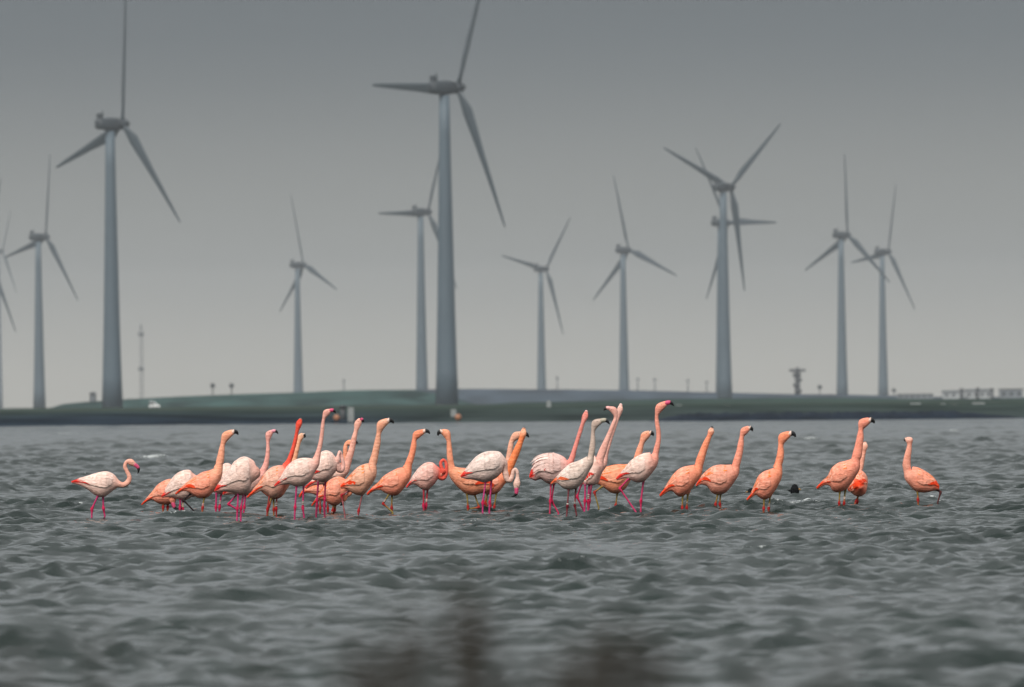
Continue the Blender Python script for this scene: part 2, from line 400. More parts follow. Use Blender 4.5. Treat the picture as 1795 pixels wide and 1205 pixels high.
def make_turbine(hx, hy, rp, k, ph, by, label):
    D = FPX * HUB_R / rp
    m = math.sqrt(1 - k * k)
    hubp = Vector(P(hx, hy, D))
    axis = Vector((m, k, 0))
    top = hubp - axis * 3.9                     # tower axis sits behind the rotor
    zb = 0.5
    root = empty('wind_turbine', (top.x, top.y, zb), label, 'wind turbine', 'wind turbines on the far shore')
    H = hubp.z - zb - 1.9
    mb = MB(); n = 24
    mb.tube([(0, 0, H * t) for t in (0, .12, .3, .5, .7, .88, 1)], [2.95, 2.62, 2.25, 1.95, 1.65, 1.4, 1.28], n)
    tw = mb.build('tower', M_tower, root)
    for t in (.3, .62):
        f = MB(); r = float(np.interp(t, (0, .12, .3, .5, .7, .88, 1), (2.95, 2.62, 2.25, 1.95, 1.65, 1.4, 1.28))) + .04
        f.tube([(0, 0, H * t - .12), (0, 0, H * t + .12)], r, n); f.build('flange', M_tower, tw)
    yaw = math.atan2(-axis.x, axis.y)
    nac = add('nacelle', NA, root); nac.location = (0, 0, hubp.z - zb); nac.rotation_euler = (0, 0, yaw)
    add('cooler', CO, nac)
    hb = add('hub', HB, root); loc = hubp - Vector((top.x, top.y, zb))
    rot = Matrix.Rotation(yaw, 4, 'Z') @ Matrix.Rotation(R(5), 4, 'X')
    hb.matrix_local = Matrix.Translation(loc) @ rot
    for i in range(3):
        b = add('blade', BL, root)
        b.matrix_local = Matrix.Translation(loc) @ rot @ Matrix.Rotation(ph + i * 2 * math.pi / 3, 4, 'Y')
    return root
for t in TURB: make_turbine(*t)

# ------------------------------------------------------------------ small things on the far shore
def rel(mbpts, o): return [(p[0] - o[0], p[1] - o[1], p[2] - o[2]) for p in mbpts]
def base_at(x, y, D): X, Z = XZ(x, y, D); return (X, D, Z)
def mast():
    o = base_at(248, 705, 7400); top = XZ(247, 567, 7400)[1] - o[2]
    e = empty('lattice_mast', o, 'tall thin grey lattice mast right of the large left wind turbine', 'mast')
    mb = MB(); w = 1.5
    for a in (0, 2.09, 4.19): mb.tube([(w * math.cos(a), w * math.sin(a), 0), (w * math.cos(a), w * math.sin(a), top * .93)], .22, 5)
    nb = 26
    for i in range(nb):
        z0, z1 = top * .93 * i / nb, top * .93 * (i + 1) / nb
        for a, b in ((0, 2.09), (2.09, 4.19), (4.19, 0)): mb.tube([(w * math.cos(a), w * math.sin(a), z0), (w * math.cos(b), w * math.sin(b), z1)], .1, 4)
    mb.build('lattice', M_dark, e)
    for f in (.42, .86):
        q = MB(); q.tube([(0, 0, top * f - 1.4), (0, 0, top * f + 1.4)], 2.2, 10); q.build('antenna_ring', M_dark, e)
    q = MB(); q.tube([(0, 0, top * .93), (0, 0, top)], [.7, .35], 6); q.build('spike', M_dark, e)
mast()
def hut():
    o = base_at(163, 704, 2752); e = empty('dark_hut', o, 'small dark hut on the grassy hump left of the big turbine', 'hut')
    mb = MB(); mb.box((-.9, -.9, -.6), (.9, .9, 2.2)); mb.build('wall', M_dark, e, smooth=False)
    mb = MB(); mb.add([(-1.15, -1.1, 2.2), (1.15, -1.1, 2.2), (1.15, 1.1, 2.2), (-1.15, 1.1, 2.2), (-.7, 0, 2.75), (.7, 0, 2.75)], [(0, 1, 5, 4), (1, 2, 5), (2, 3, 4, 5), (3, 0, 4), (3, 2, 1, 0)]); mb.build('roof', M_dark, e, smooth=False)
    mb = MB(); mb.box((-.4, -.93, 0), (.4, -.905, 1.8)); mb.build('door', M_wall, e, smooth=False)
hut()
def round_sign(x, yb, yt, D, label, r=.75, group=None):
    o = base_at(x, yb, D); h = XZ(x, yt, D)[1] - o[2]
    e = empty('round_marker', o, label, 'marker', group)
    mb = MB(); mb.tube([(0, 0, -.5), (0, 0, h)], .16, 8); mb.build('post', M_dark, e)
    mb = MB(); mb.tube([(0, -.28, h - r), (0, -.16, h - r)], r, 18); mb.build('disc', M_dark, e, smooth=False)
round_sign(373, 692, 672, 2752, 'left one of the two dark round markers on the green dyke', group='round markers on the dyke')
round_sign(406, 691, 672, 2752, 'right one of the two dark round markers on the green dyke', group='round markers on the dyke')
round_sign(1437, 692, 675, 3752, 'small dark round marker right of the signal tower', r=.95)
round_sign(1567, 697, 681, 3752, 'small dark round marker just right of the rightmost turbine tower', r=.85)
def signal_tower():
    o = base_at(1398, 693, 3752); h = XZ(1397, 644, 3752)[1] - o[2]
    e = empty('signal_tower', o, 'dark knobbly signal tower with a wide crosspiece on top', 'tower')
    mb = MB(); mb.tube([(0, 0, -1), (0, 0, h * .86)], [1.1, .8], 10); mb.build('column', M_dark, e)
    for f, r, s in ((.16, 1.45, .3), (.36, 1.5, -.35), (.55, 1.45, .35), (.72, 1.7, -.2)):
        q = MB(); q.tube([(s, 0, h * f - 1.0), (s, 0, h * f - .3), (s, 0, h * f + .3), (s, 0, h * f + .8)], [r * .55, r, r, r * .6], 10); q.build('platform', M_dark, e)
    q = MB(); q.box((-3.3, -.5, h * .84), (3.3, .5, h * .93)); q.build('crosspiece', M_dark, e, smooth=False)
    q = MB(); q.tube([(0, 0, h * .82), (0, 0, h * .9), (0, 0, h)], [1.7, 1.2, .35], 10); q.build('cap', M_dark, e)
signal_tower()
POLES = [(603, 664, 'far thin pole above the middle of the green dyke'), (1118, 661, 'far thin pole just right of the turbine with the leaning blade'), (1148, 662, 'second far thin pole right of the leaning-blade turbine'), (1206, 664, 'far thin pole midway to the large right turbine'), (1239, 667, 'far thin pole just left of the large right turbine'), (977, 659, 'far thin pole right of the most distant turbine')]
for x, yt, lab in POLES:
    o = base_at(x, 690, 6800); h = XZ(x, yt, 6800)[1] - o[2]
    e = empty('far_pole', o, lab, 'pole', 'thin poles on the horizon')
    mb = MB(); mb.tube([(0, 0, -4), (0, 0, h)], [.55, .4], 6); mb.build('pole', M_dark, e)
    mb = MB(); mb.box((-1.6, -.2, h * .82), (1.6, .2, h * .88)); mb.build('crossarm', M_dark, e, smooth=False)
def shed(x0, x1, yt, yb, D, label, m=M_wall, wins=4, gable=False):
    X0, Zt = XZ(x0, yt, D); X1, _ = XZ(x1, yt, D); _, Zb = XZ((x0 + x1) / 2, yb, D)
    w = X1 - X0; h = Zt - Zb; o = ((X0 + X1) / 2, D, Zb)
    e = empty('far_building', o, label, 'building', 'low buildings on the right horizon')
    mb = MB(); mb.box((-w / 2, -4, -2), (w / 2, 4, h * .86)); mb.build('wall', m, e, smooth=False)
    mb = MB()
    if gable: mb.add([(-w / 2 - .2, -4.3, h * .86), (w / 2 + .2, -4.3, h * .86), (w / 2 + .2, 4.3, h * .86), (-w / 2 - .2, 4.3, h * .86), (-w / 2 - .2, 0, h * 1.1), (w / 2 + .2, 0, h * 1.1)], [(0, 1, 5, 4), (1, 2, 5), (2, 3, 4, 5), (3, 0, 4), (3, 2, 1, 0)])
    else: mb.box((-w / 2 - .2, -4.2, h * .861), (w / 2 + .2, 4.2, h))
    mb.build('roof', M_dark, e, smooth=False)
    for i in range(wins):
        xc = -w / 2 + w * (i + .5) / wins; q = MB(); q.box((xc - w / wins * .22, -4.03, h * .3), (xc + w / wins * .22, -4.004, h * .65)); q.build('window', M_glass, e, smooth=False)
    return e
shed(1573, 1635, 691, 699, 3720, 'long low dark shed right of the rightmost turbine', wins=6)
shed(1652, 1690, 686, 699, 3720, 'left part of the pale buildings at the right horizon', M_pale, 3, True)
shed(1693, 1737, 684, 699, 3724, 'pale building with a dark roof, second from the right edge', M_pale, 4, True)
shed(1752, 1792, 682, 699, 3720, 'grey building cut off by the right edge of the picture', M_wall, 3)
for x, yt, lab in ((1686, 681, 'dark chimney stack left of the pale far buildings'), (1714, 680, 'dark chimney stack in the middle of the pale far buildings'), (1739, 681, 'dark chimney stack right of the pale far buildings')):
    o = base_at(x, 698, 3712); h = XZ(x, yt, 3712)[1] - o[2]
    e = empty('far_stack', o, lab, 'chimney', 'dark stacks among the far buildings')
    mb = MB(); mb.tube([(0, 0, -1), (0, 0, h * .8)], .6, 8); mb.build('shaft', M_dark, e)
    mb = MB(); mb.tube([(0, 0, h * .75), (0, 0, h)], [.8, .8], 8); mb.build('cap', M_dark, e)
def van(x, y, D, label, L=4.2, m=M_white):
    X, Z = XZ(x, y, D); e = empty('parked_van', (X, D, Z), label, 'van')
    mb = MB(); l = L / 2
    pr = [(-l, .35), (-l, 1.75), (-l + .25, 1.9), (l - 1.3, 1.9), (l - .75, 1.15), (l, 1.0), (l, .35)]
    V = [(a, -.85, b) for a, b in pr] + [(a, .85, b) for a, b in pr]; n = len(pr)
    F = [tuple(range(n)), tuple(range(2 * n - 1, n - 1, -1))] + [((k + 1) % n, k, k + n, (k + 1) % n + n) for k in range(n)]
    mb.add(V, F); mb.build('body', m, e, smooth=False)
    for a, b in ((-l + .5, l - 2.6), (l - 2.4, l - 1.25)):
        q = MB(); q.box((a, -.87, 1.15), (b, -.853, 1.7)); q.build('window', M_glass, e, smooth=False)
    for a in (-l + .8, l - .8):
        for s in (-1, 1):
            q = MB(); q.tube([(a, s * .72, .34), (a, s * .9, .34)], .34, 14); q.build('wheel', M_tyre, e)
van(271, 717.3, 2350, 'small white van at the foot of the green dyke', 2.6)
def block(x, y, D, w, h, label, m, group=None, name='shore_block'):
    X, Z = XZ(x, y, D); Zg = ground_h(X, D) - .1
    e = empty(name, (X, D, Zg), label, 'block', group)
    mb = MB(); H = Z - Zg + h; a = w / 2
    mb.box((-a, -a * .5, -.2), (a, a * .5, H - .08)); mb.build('body', m, e, smooth=False)
    mb = MB(); mb.box((-a * .9, -a * .45, H - .079), (a * .9, a * .45, H)); mb.build('lid', m, e, smooth=False)
G5 = 'pale blocks on the far bank'
block(1605, 716, 745, .9, .42, 'pale block on the right bank below the long dark shed', M_concrete, G5)
block(1653, 716, 745, .5, .38, 'small pale block, second from the left on the right bank', M_concrete, G5)
block(1673, 717, 745, .6, .38, 'pinkish pale block between two others on the right bank', mat('pink_concrete', (.45, .38, .38), .8, noise_scale=3), G5)
block(1715, 717, 745, 1.05, .5, 'widest pale block, rightmost on the right bank', M_concrete, G5)
block(1190, 716, 745, .55, .28, 'low pale block on the bank left of the large right turbine', M_concrete, G5)
block(1275, 717, 745, .65, .30, 'low pale block on the bank below the large right turbine', M_concrete, G5)
block(615, 738, 664, .42, .95, 'upright white marker block at the waterline behind the flamingos', M_concrete)
block(795, 724, 672, .4, .25, 'small white block above the orange buoy in the middle', M_concrete)
block(962, 706, 760, .35, .15, 'tiny pale block on the bank left of the grey flamingo', M_concrete)
def buoy(x, y, D, label):
    X, Z = XZ(x, y, D); Z = max(Z, ground_h(X, D) - .05)
    e = empty('orange_buoy', (X, D, Z), label, 'buoy', 'orange buoys on the far bank')
    mb = MB(); mb.tube([(0, 0, -.05), (0, 0, .05), (0, 0, .18), (0, 0, .32), (0, 0, .4)], [.12, .2, .24, .18, .08], 14); mb.build('float', M_orange, e)
    mb = MB(); mb.tube([(0, 0, .38), (0, 0, .5)], .04, 8); mb.build('eye_post', M_dark, e)
buoy(590, 737, 662, 'orange buoy at the waterline behind the tall pale flamingos')
buoy(803, 736, 664, 'orange buoy at the waterline under the tallest turbine')
def jetty():
    X, Z = XZ(601, 735, 668); e = empty('dark_bollard', (X, 668, .3), 'dark squat bollard between the orange buoy and the white marker', 'bollard')
    mb = MB(); mb.tube([(0, 0, -.5), (0, 0, .8)], [.2, .18], 12); mb.build('post', M_dark, e)
    mb = MB(); mb.tube([(0, 0, .75), (0, 0, .85), (0, 0, .95)], [.26, .28, .2], 12); mb.build('cap', M_dark, e)
jetty()

# ------------------------------------------------------------------ flamingos
M_plume = mat('plumage', (1, 1, 1), .82, attr='Col', noise_scale=26, amt=.09, bump=.004, bscale=40, spec=.2)
def scallop(m, scale, amt, bump):
    t = m.node_tree; b = t.nodes['Principled BSDF']; src = b.inputs['Base Color'].links[0].from_socket
    tcn = N(t, 'ShaderNodeTexCoord'); mp_ = N(t, 'ShaderNodeMapping'); mp_.inputs['Scale'].default_value = (.6, 1, 1.1); mp_.inputs['Rotation'].default_value = (0, .45, 0)
    vo = N(t, 'ShaderNodeTexVoronoi', feature='SMOOTH_F1'); vo.inputs['Scale'].default_value = scale; vo.inputs['Smoothness'].default_value = .4
    t.links.new(tcn.outputs['Object'], mp_.inputs[0]); t.links.new(mp_.outputs[0], vo.inputs['Vector'])
    q = N(t, 'ShaderNodeMapRange'); q.inputs['From Min'].default_value = .1; q.inputs['From Max'].default_value = .6; q.inputs['To Min'].default_value = 1 + amt * .4; q.inputs['To Max'].default_value = 1 - amt
    t.links.new(vo.outputs['Distance'], q.inputs['Value'])
    v = N(t, 'ShaderNodeVectorMath', operation='SCALE'); t.links.new(src, v.inputs[0]); t.links.new(q.outputs[0], v.inputs['Scale'])
    t.links.new(v.outputs[0], b.inputs['Base Color'])
    old = b.inputs['Normal'].links[0].from_node
    bp = N(t, 'ShaderNodeBump'); bp.inputs['Distance'].default_value = bump; bp.invert = True
    t.links.new(vo.outputs['Distance'], bp.inputs['Height']); t.links.new(old.outputs[0], bp.inputs['Normal']); t.links.new(bp.outputs[0], b.inputs['Normal'])
def streaks(m, amt, bump):
    t = m.node_tree; b = t.nodes['Principled BSDF']; src = b.inputs['Base Color'].links[0].from_socket
    tcn = N(t, 'ShaderNodeTexCoord'); mp_ = N(t, 'ShaderNodeMapping'); mp_.inputs['Scale'].default_value = (9, 40, 42); mp_.inputs['Rotation'].default_value = (0, .5, 0)
    nn = N(t, 'ShaderNodeTexNoise'); nn.inputs['Scale'].default_value = 1; nn.inputs['Detail'].default_value = 5; nn.inputs['Distortion'].default_value = .8
    t.links.new(tcn.outputs['Object'], mp_.inputs[0]); t.links.new(mp_.outputs[0], nn.inputs['Vector'])
    q = N(t, 'ShaderNodeMapRange'); q.inputs['From Min'].default_value = .32; q.inputs['From Max'].default_value = .68; q.inputs['To Min'].default_value = 1 - amt; q.inputs['To Max'].default_value = 1 + amt * .5
    t.links.new(nn.outputs['Fac'], q.inputs['Value'])
    gm = N(t, 'ShaderNodeGamma'); t.links.new(src, gm.inputs['Color'])        # darker streaks are also deeper in colour
    iv = N(t, 'ShaderNodeMath', operation='DIVIDE'); iv.inputs[0].default_value = 1; t.links.new(q.outputs[0], iv.inputs[1]); t.links.new(iv.outputs[0], gm.inputs['Gamma'])
    v = N(t, 'ShaderNodeVectorMath', operation='SCALE'); t.links.new(gm.outputs[0], v.inputs[0]); t.links.new(q.outputs[0], v.inputs['Scale'])
    t.links.new(v.outputs[0], b.inputs['Base Color'])
    old = b.inputs['Normal'].links[0].from_node
    bp = N(t, 'ShaderNodeBump'); bp.inputs['Distance'].default_value = bump
    t.links.new(nn.outputs['Fac'], bp.inputs['Height']); t.links.new(old.outputs[0], bp.inputs['Normal']); t.links.new(bp.outputs[0], b.inputs['Normal'])
scallop(M_plume, 24, .07, .0012); streaks(M_plume, .14, .007)
M_feather = mat('feather', (1, 1, 1), .7, attr='Col', noise_scale=40, amt=.12, bump=.004, bscale=60, spec=.2)
scallop(M_feather, 28, .08, .0015); streaks(M_feather, .20, .008)
M_bill = mat('bill_horn', (1, 1, 1), .38, attr='Col', noise_scale=30, amt=.08)
M_eye = mat('eye_dark', (.03, .02, .015), .15)
M_band_m = mat('leg_ring', (1, 1, 1), .4, attr='Col')
SC = 5.02
PAL = {
 'G': dict(body=(.92, .66, .57), neck=(.86, .36, .27), red=(.85, .05, .035), leg=(.55, .045, .17), joint=(.60, .02, .09), streak=(.88, .60, .50), bill=(.62, .07, .17)),
 'C': dict(body=(.96, .36, .24), neck=(.97, .33, .19), red=(.90, .07, .015), leg=(.30, .22, .06), joint=(.42, .012, .02), streak=(.94, .22, .04), bill=(.85, .60, .50)),
 'J': dict(body=(.78, .62, .54), neck=(.60, .46, .39), red=(.85, .17, .06), leg=(.22, .06, .07), joint=(.16, .01, .02), streak=(.74, .55, .46), bill=(.40, .36, .28)),
}
def cat_rom(K, sub):
    """Catmull-Rom through the key rows; returns fine rows and their key parameter"""
    K = np.asarray(K, float); n = len(K); out = []; us = []
    for i in range(n - 1):
        p0 = K[i - 1] if i > 0 else 2 * K[0] - K[1]; p1, p2 = K[i], K[i + 1]; p3 = K[i + 2] if i + 2 < n else 2 * K[-1] - K[-2]
        for j in range(sub):
            t = j / sub
            out.append(.5 * ((2 * p1) + (p2 - p0) * t + (2 * p0 - 5 * p1 + 4 * p2 - p3) * t * t + (3 * p1 - p0 - 3 * p2 + p3) * t ** 3)); us.append(i + t)
    out.append(K[-1]); us.append(n - 1.0)
    return np.array(out), np.array(us)

def flamingo(x0, base, sp, body, neck, head, bill, legs, label, flip=1, bodyc=None, neckc=None, rings=(), redu=None, billc=None, ruffle=0, legc=None, legc2=None, headc=None, seed=0):
    """x0 = left edge of the 5.02x enlargement the figures were measured in; base = photo row where the legs enter the water"""
    rnd = random.Random(seed * 17 + 3); pal = dict(PAL[sp])
    if bodyc: pal['body'] = bodyc
    if neckc: pal['neck'] = neckc
    if legc: pal['leg'] = legc
    if headc is None: headc = pal['neck']
    lx = sum(l[-1][0] for l in legs) / len(legs)
    px = x0 + lx / SC
    D = ground_D(px, base); mpp = D / FPX                      # metres per photo pixel
    org = P(px, base, D); org[2] = 0.0
    def W(q):                                                   # enlargement coords (x, y, depth) -> local metres
        return P(x0 + q[0] / SC, 690 + q[1] / SC, D + q[2] / SC * mpp) - org
    # ---- key rings
    K = []; nb = len(body)
    for i, b in enumerate(body):
        xt, yt, xb, yb = b[:4]; d = b[4] if len(b) > 4 else 0
        h = math.hypot(xt - xb, yt - yb) / 2
        w = max(h * (.84 if i < nb - 1 else .95), 13 if i == 0 else 18)
        K.append([(xt + xb) / 2, (yt + yb) / 2, d, (xt - xb) / 2, (yt - yb) / 2, w])
    path = [(k[0], k[1], k[2]) for k in K[-2:]] + [(p[0], p[1], p[3] if len(p) > 3 else 0) for p in neck]
    hc = (head[0], head[1], head[3] if len(head) > 3 else 0); hr = head[2]
    bb = (bill[0], bill[1], bill[4] if len(bill) > 4 else hc[2])
    path += [hc, bb]
    hr *= 1.12
    rad = [p[2] * (.8 if i == 0 and p[2] >= 36 else 1) for i, p in enumerate(neck)] + [hr, hr * .58]
    rad[len(neck) - 1] *= .88
    for i in range(2, len(path)):
        a, b = path[i - 1], path[min(i + 1, len(path) - 1)]
        if i == len(path) - 1: a = path[i - 1]
        tx, ty = b[0] - a[0], b[1] - a[1]; l = math.hypot(tx, ty)
        if l < 6 and len(K): nx, ny = K[-1][3], K[-1][4]; ll = math.hypot(nx, ny); nx, ny = nx / ll, ny / ll
        else: nx, ny = flip * ty / l, -flip * tx / l
        r = rad[i - 2]
        K.append([path[i][0], path[i][1], path[i][2], nx * r, ny * r, r * (.82 if i >= len(path) - 2 else .97)])
    # face closes at the bill base
    k = list(K[-1]); e = np.array(bb) - np.array(hc); e = e / (np.linalg.norm(e) + 1e-6)
    K.append([k[0] + e[0] * 4, k[1] + e[1] * 4, k[2] + e[2] * 4, k[3] * .4, k[4] * .4, k[5] * .4])
    ks = np.array(K); ang = np.unwrap(np.arctan2(ks[:, 4], ks[:, 3])); mag = np.hypot(ks[:, 3], ks[:, 4])
    KK = np.column_stack([ks[:, :3], ang, mag, ks[:, 5]])
    FR, US = cat_rom(KK, 5)
    C3 = FR[:, :3]; mg = np.maximum(FR[:, 4], 1.2)
    Nv = np.column_stack([np.cos(FR[:, 3]) * mg, np.sin(FR[:, 3]) * mg, np.zeros(len(FR))])
    T = np.gradient(C3, axis=0); L = np.cross(T, Nv); L /= np.linalg.norm(L, axis=1)[:, None] + 1e-9
    for i in range(1, len(L)):
        if L[i] @ L[i - 1] < 0: L[i] = -L[i]
    if L[len(L) // 3][2] < 0: L = -L                            # +lateral points away from the viewer
    L = L * np.maximum(FR[:, 5], 1.0)[:, None]
    ns = 18
    V = []; C = []
    bodyc_ = np.array(pal['body']); neck_ = np.array(pal['neck']); red_ = np.array(pal['red']); head_ = np.array(headc)
    nk = len(KK)
    for i in range(len(FR)):
        u = US[i]
        for k in range(ns):
            q = 2 * math.pi * k / ns; c, s = math.cos(q), math.sin(q)
            if u < nb - 1:                                      # slightly keeled belly, fuller flanks
                f = 1 + .05 * math.cos(2 * q)
                p = C3[i] + (Nv[i] * c + L[i] * s) * f
            else: p = C3[i] + Nv[i] * c + L[i] * s
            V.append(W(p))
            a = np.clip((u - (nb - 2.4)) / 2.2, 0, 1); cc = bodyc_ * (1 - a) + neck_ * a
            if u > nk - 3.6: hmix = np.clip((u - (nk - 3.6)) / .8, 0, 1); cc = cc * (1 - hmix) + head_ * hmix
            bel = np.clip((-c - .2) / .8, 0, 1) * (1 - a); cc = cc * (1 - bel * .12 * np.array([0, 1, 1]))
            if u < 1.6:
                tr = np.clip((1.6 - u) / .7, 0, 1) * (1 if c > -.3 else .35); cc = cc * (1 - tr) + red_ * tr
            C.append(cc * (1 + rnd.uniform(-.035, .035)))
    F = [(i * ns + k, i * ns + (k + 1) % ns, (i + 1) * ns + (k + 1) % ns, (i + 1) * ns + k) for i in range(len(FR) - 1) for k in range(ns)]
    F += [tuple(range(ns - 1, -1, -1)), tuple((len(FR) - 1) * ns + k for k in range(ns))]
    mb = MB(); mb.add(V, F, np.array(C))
    # ---- legs, grown from the belly, joint just above the water
    lr = 7.6 if sp == 'G' else 7.0
    for li, leg in enumerate(legs):
        off = (-14, 14)[li % 2] if len(leg[0]) < 3 else leg[0][2]
        pts = [np.array([p[0], p[1], off]) for p in leg]
        pts[0] = pts[0] + (pts[0] - pts[1]) / np.linalg.norm(pts[0] - pts[1]) * 26
        jt = pts[1] if len(pts) > 2 else pts[1] + np.array([0, -12, 0])
        deep = (SC * .30) / mpp
        pts.append(pts[-1] + np.array([(pts[-1][0] - pts[-2][0]) * .12, deep, 0]))
        sm = []
        for a, b in zip(pts[:-1], pts[1:]):
            n = max(3, int(np.linalg.norm(b - a) / 9))
            n = min(n, 16)
            for j in range(n): sm.append(a + (b - a) * j / n)
        sm.append(pts[-1])
        rr = []; cc = []; acc = 0
        for j, p in enumerate(sm):
            if j: acc += np.linalg.norm(p - sm[j - 1])
            dj = np.linalg.norm(p - jt); th = math.exp(-(acc / 34) ** 2)
            dj2 = dj * (.75 if p[1] > jt[1] else 1)
            rr.append((lr * (1 + .85 * math.exp(-(dj2 / 16) ** 2)) + 17 * th) / SC * mpp)
            g = math.exp(-(dj2 / 30) ** 2)
            c = np.array(legc2 if (legc2 and li == 1) else pal['leg']) * (1 - g) + np.array(legc2 if (legc2 and li == 1) else pal['joint']) * g
            t2 = math.exp(-(acc / 30) ** 4); c = c * (1 - t2) + bodyc_ * .92 * t2
            cc.append(c)
        mb.tube([W(p) for p in sm], rr, 8, np.array(cc))
    root = empty('flamingo', tuple(org), label, 'flamingo', 'flamingos wading in the shallow water')
    mb.build('body', M_plume, root, attr=True)
    # ---- bill
    tip = np.array([bill[2], bill[3], bill[5] if len(bill) > 5 else bb[2]]); b0 = np.array(bb, float)
    ln = np.linalg.norm(tip - b0); ax = (tip - b0) / ln
    hd = b0 - np.array(hc); hd /= np.linalg.norm(hd) + 1e-6
    side = hd - ax * (hd @ ax)
    if np.linalg.norm(side) < .15: side = np.array([ax[1], -ax[0], 0]) * flip
    side /= np.linalg.norm(side) + 1e-6
    q = MB(); ts = np.linspace(-.12, 1, 10); pts = []; rr = []; cc = []
    bc = np.array(billc or pal['bill']); blk = np.array((.012, .012, .013)); cut = .42 if sp != 'C' else .16
    for t in ts:
        bend = math.sin(max(0, min(1, t)) * math.pi) * .24 * ln
        pts.append(W(b0 + ax * ln * t + side * bend))
        r0 = hr * (.60 - .06 * t - .44 * max(0, t) ** 2.4)
        rr.append(max(r0, 1.2) / SC * mpp); cc.append(bc if t < cut else blk)
    q.tube(pts, rr, 10, np.array(cc)); q.build('bill', M_bill, root, attr=True)
    for s in (-1, 1):                                           # eyes
        j = int(np.argmin(abs(US - (nk - 3 + .35)))); p = C3[j] + Nv[j] * .25 + L[j] * s * .93
        q = MB(); c0 = np.array(W(p)); r = 3.0 / SC * mpp
        q.tube([c0 + np.array([0, dy * r, 0]) for dy in (-.9, -.5, 0, .5, .9)], [r * .4, r * .85, r, r * .85, r * .4], 8); q.build('eye', M_eye, root)
    # ---- wings: overlapping feathers that follow the flank
    def S(u, th, off):
        x = float(np.interp(u, US, np.arange(len(US)))); i = int(min(max(x, 0), len(US) - 2)); f = x - i
        c = C3[i] * (1 - f) + C3[i + 1] * f; n = Nv[i] * (1 - f) + Nv[i + 1] * f; l = L[i] * (1 - f) + L[i + 1] * f
        h = np.linalg.norm(n); k = 1.02 + off / max(h, 8)
        return c + (n * math.cos(th) + l * math.sin(th)) * k
    streak = np.array(pal['streak']); rnd2 = redu or rnd.uniform(1.8, 3.0)
    um = nb - 1
    pale = np.array((.97, .46, .33)) if sp == 'C' else bodyc_ * .6 + np.array((.95, .78, .72)) * .4
    if sp == 'C' and bodyc: pale = pale * .6 + bodyc_ * .4
    for side_s in (-1, 1):
        q = MB()
        def feather(u0, t0, u1, t1, wd, c, o0, o1, lift=0, tp=.16):
            n = 6; Vv = []; Cc = []
            for j in range(n + 1):
                t = j / n; u = u0 + (u1 - u0) * t; th = (t0 + (t1 - t0) * t)
                w = wd * (math.sin(math.pi * min(1, tp + t * (1 - tp))) ** .55 if t < 1 else .08)
                uu = max(u, .02)
                base_o = o0 + (o1 - o0) * t + lift * t * t
                extra = (np.array(C3[0]) - np.array(C3[3])); extra /= np.linalg.norm(extra) + 1e-6
                ex = extra * max(0, .02 - u) * 34
                for e, oo in ((-1, 0), (0, 1.2), (1, 0)):
                    Vv.append(W(S(uu, side_s * (th + e * w), base_o + oo) + ex)); Cc.append(c * (1 + .04 * e))
            Ff = []
            for j in range(n):
                for k in (0, 1): Ff.append((j * 3 + k, j * 3 + k + 1, (j + 1) * 3 + k + 1, (j + 1) * 3 + k))
            q.add(Vv, Ff, np.array(Cc))
        jc = lambda c, a=.11: np.array(c) * (1 + rnd.uniform(-a, a))
        # red flight feathers peeping out below, running to the tail
        us_ = rnd2
        for j in range(6 if redu else 4):
            feather(us_ - j * .22, R(98 - j * 6), -.12 + j * .14, R(68 - j * 9), R(7 if sp == 'C' else 5), jc(red_, .12), 5.2, 6.2, 0, .15 if sp == 'C' else .04)
        # secondaries
        for j in range(8):
            th = R(94 - j * 9); feather(um - 2.0 - rnd.uniform(0, .3), th, .9 + rnd.uniform(-.15, .25), th * .92, R(8), jc(pale * .55 + bodyc_ * .45, .13), 2.2, 4.6, (ruffle + 3) * rnd.uniform(0, 1))
        # coverts in rows
        for row in range(3):
            for j in range(9):
                th = R(96 - j * 9.5 + (row % 2) * 4); u = um - 1.0 - row * .55
                feather(u, th, u - .95, th * .97, R(6.5), jc(bodyc_ * .75 + pale * .25, .12), (-1.8, 1.5, 2.6)[row], 5.2 - row * .2, ruffle * .3 + 3.5 * rnd.random())
        # scapulars along the back, with the deeper streaks
        for j in range(8):
            th = R(8 + j * 7.5); isS = (j % 2 == 1 and sp == 'C') or rnd.random() < .12
            cc_ = jc(streak if isS else pale, .08)
            feather(um - .9 - rnd.uniform(0, .4), th, 1.0 + rnd.uniform(-.2, .7), th * 1.05, R(3.8 if isS else 5.5), cc_, 1.0, 5.6 + rnd.uniform(0, 1.2), ruffle * rnd.uniform(.4, 1.6))
        q.build('wing', M_feather, root, attr=True)
    # ---- tail
    q = MB(); e0 = C3[0]; dirn = C3[0] - C3[4]; dirn /= np.linalg.norm(dirn) + 1e-6
    latn = L[2] / (np.linalg.norm(L[2]) + 1e-6); up = Nv[2] / (np.linalg.norm(Nv[2]) + 1e-6)
    for j in range(7):
        a = (j - 3) / 3; st = C3[4] + latn * a * 10 + up * (2 - abs(a) * 3); en = C3[0] + dirn * (4 - 6 * abs(a)) + latn * a * 15 - up * abs(a) * 3
        Vv = []; n = 5
        cj = red_ * rnd.uniform(.85, 1.1) if j % 3 else (red_ * .6 + bodyc_ * .4)
        for t in np.linspace(0, 1, n + 1):
            w = 6.0 * (math.sin(math.pi * (.2 + .8 * t)) ** .6 if t < 1 else .1)
            for e in (-1, 0, 1): Vv.append(W(st + (en - st) * t + latn * e * w + up * (1.2 if e == 0 else 0)))
        q.add(Vv, [(i * 3 + k, i * 3 + k + 1, i * 3 + k + 4, i * 3 + k + 3) for i in range(n) for k in (0, 1)], cj)
    q.build('tail', M_feather, root, attr=True)
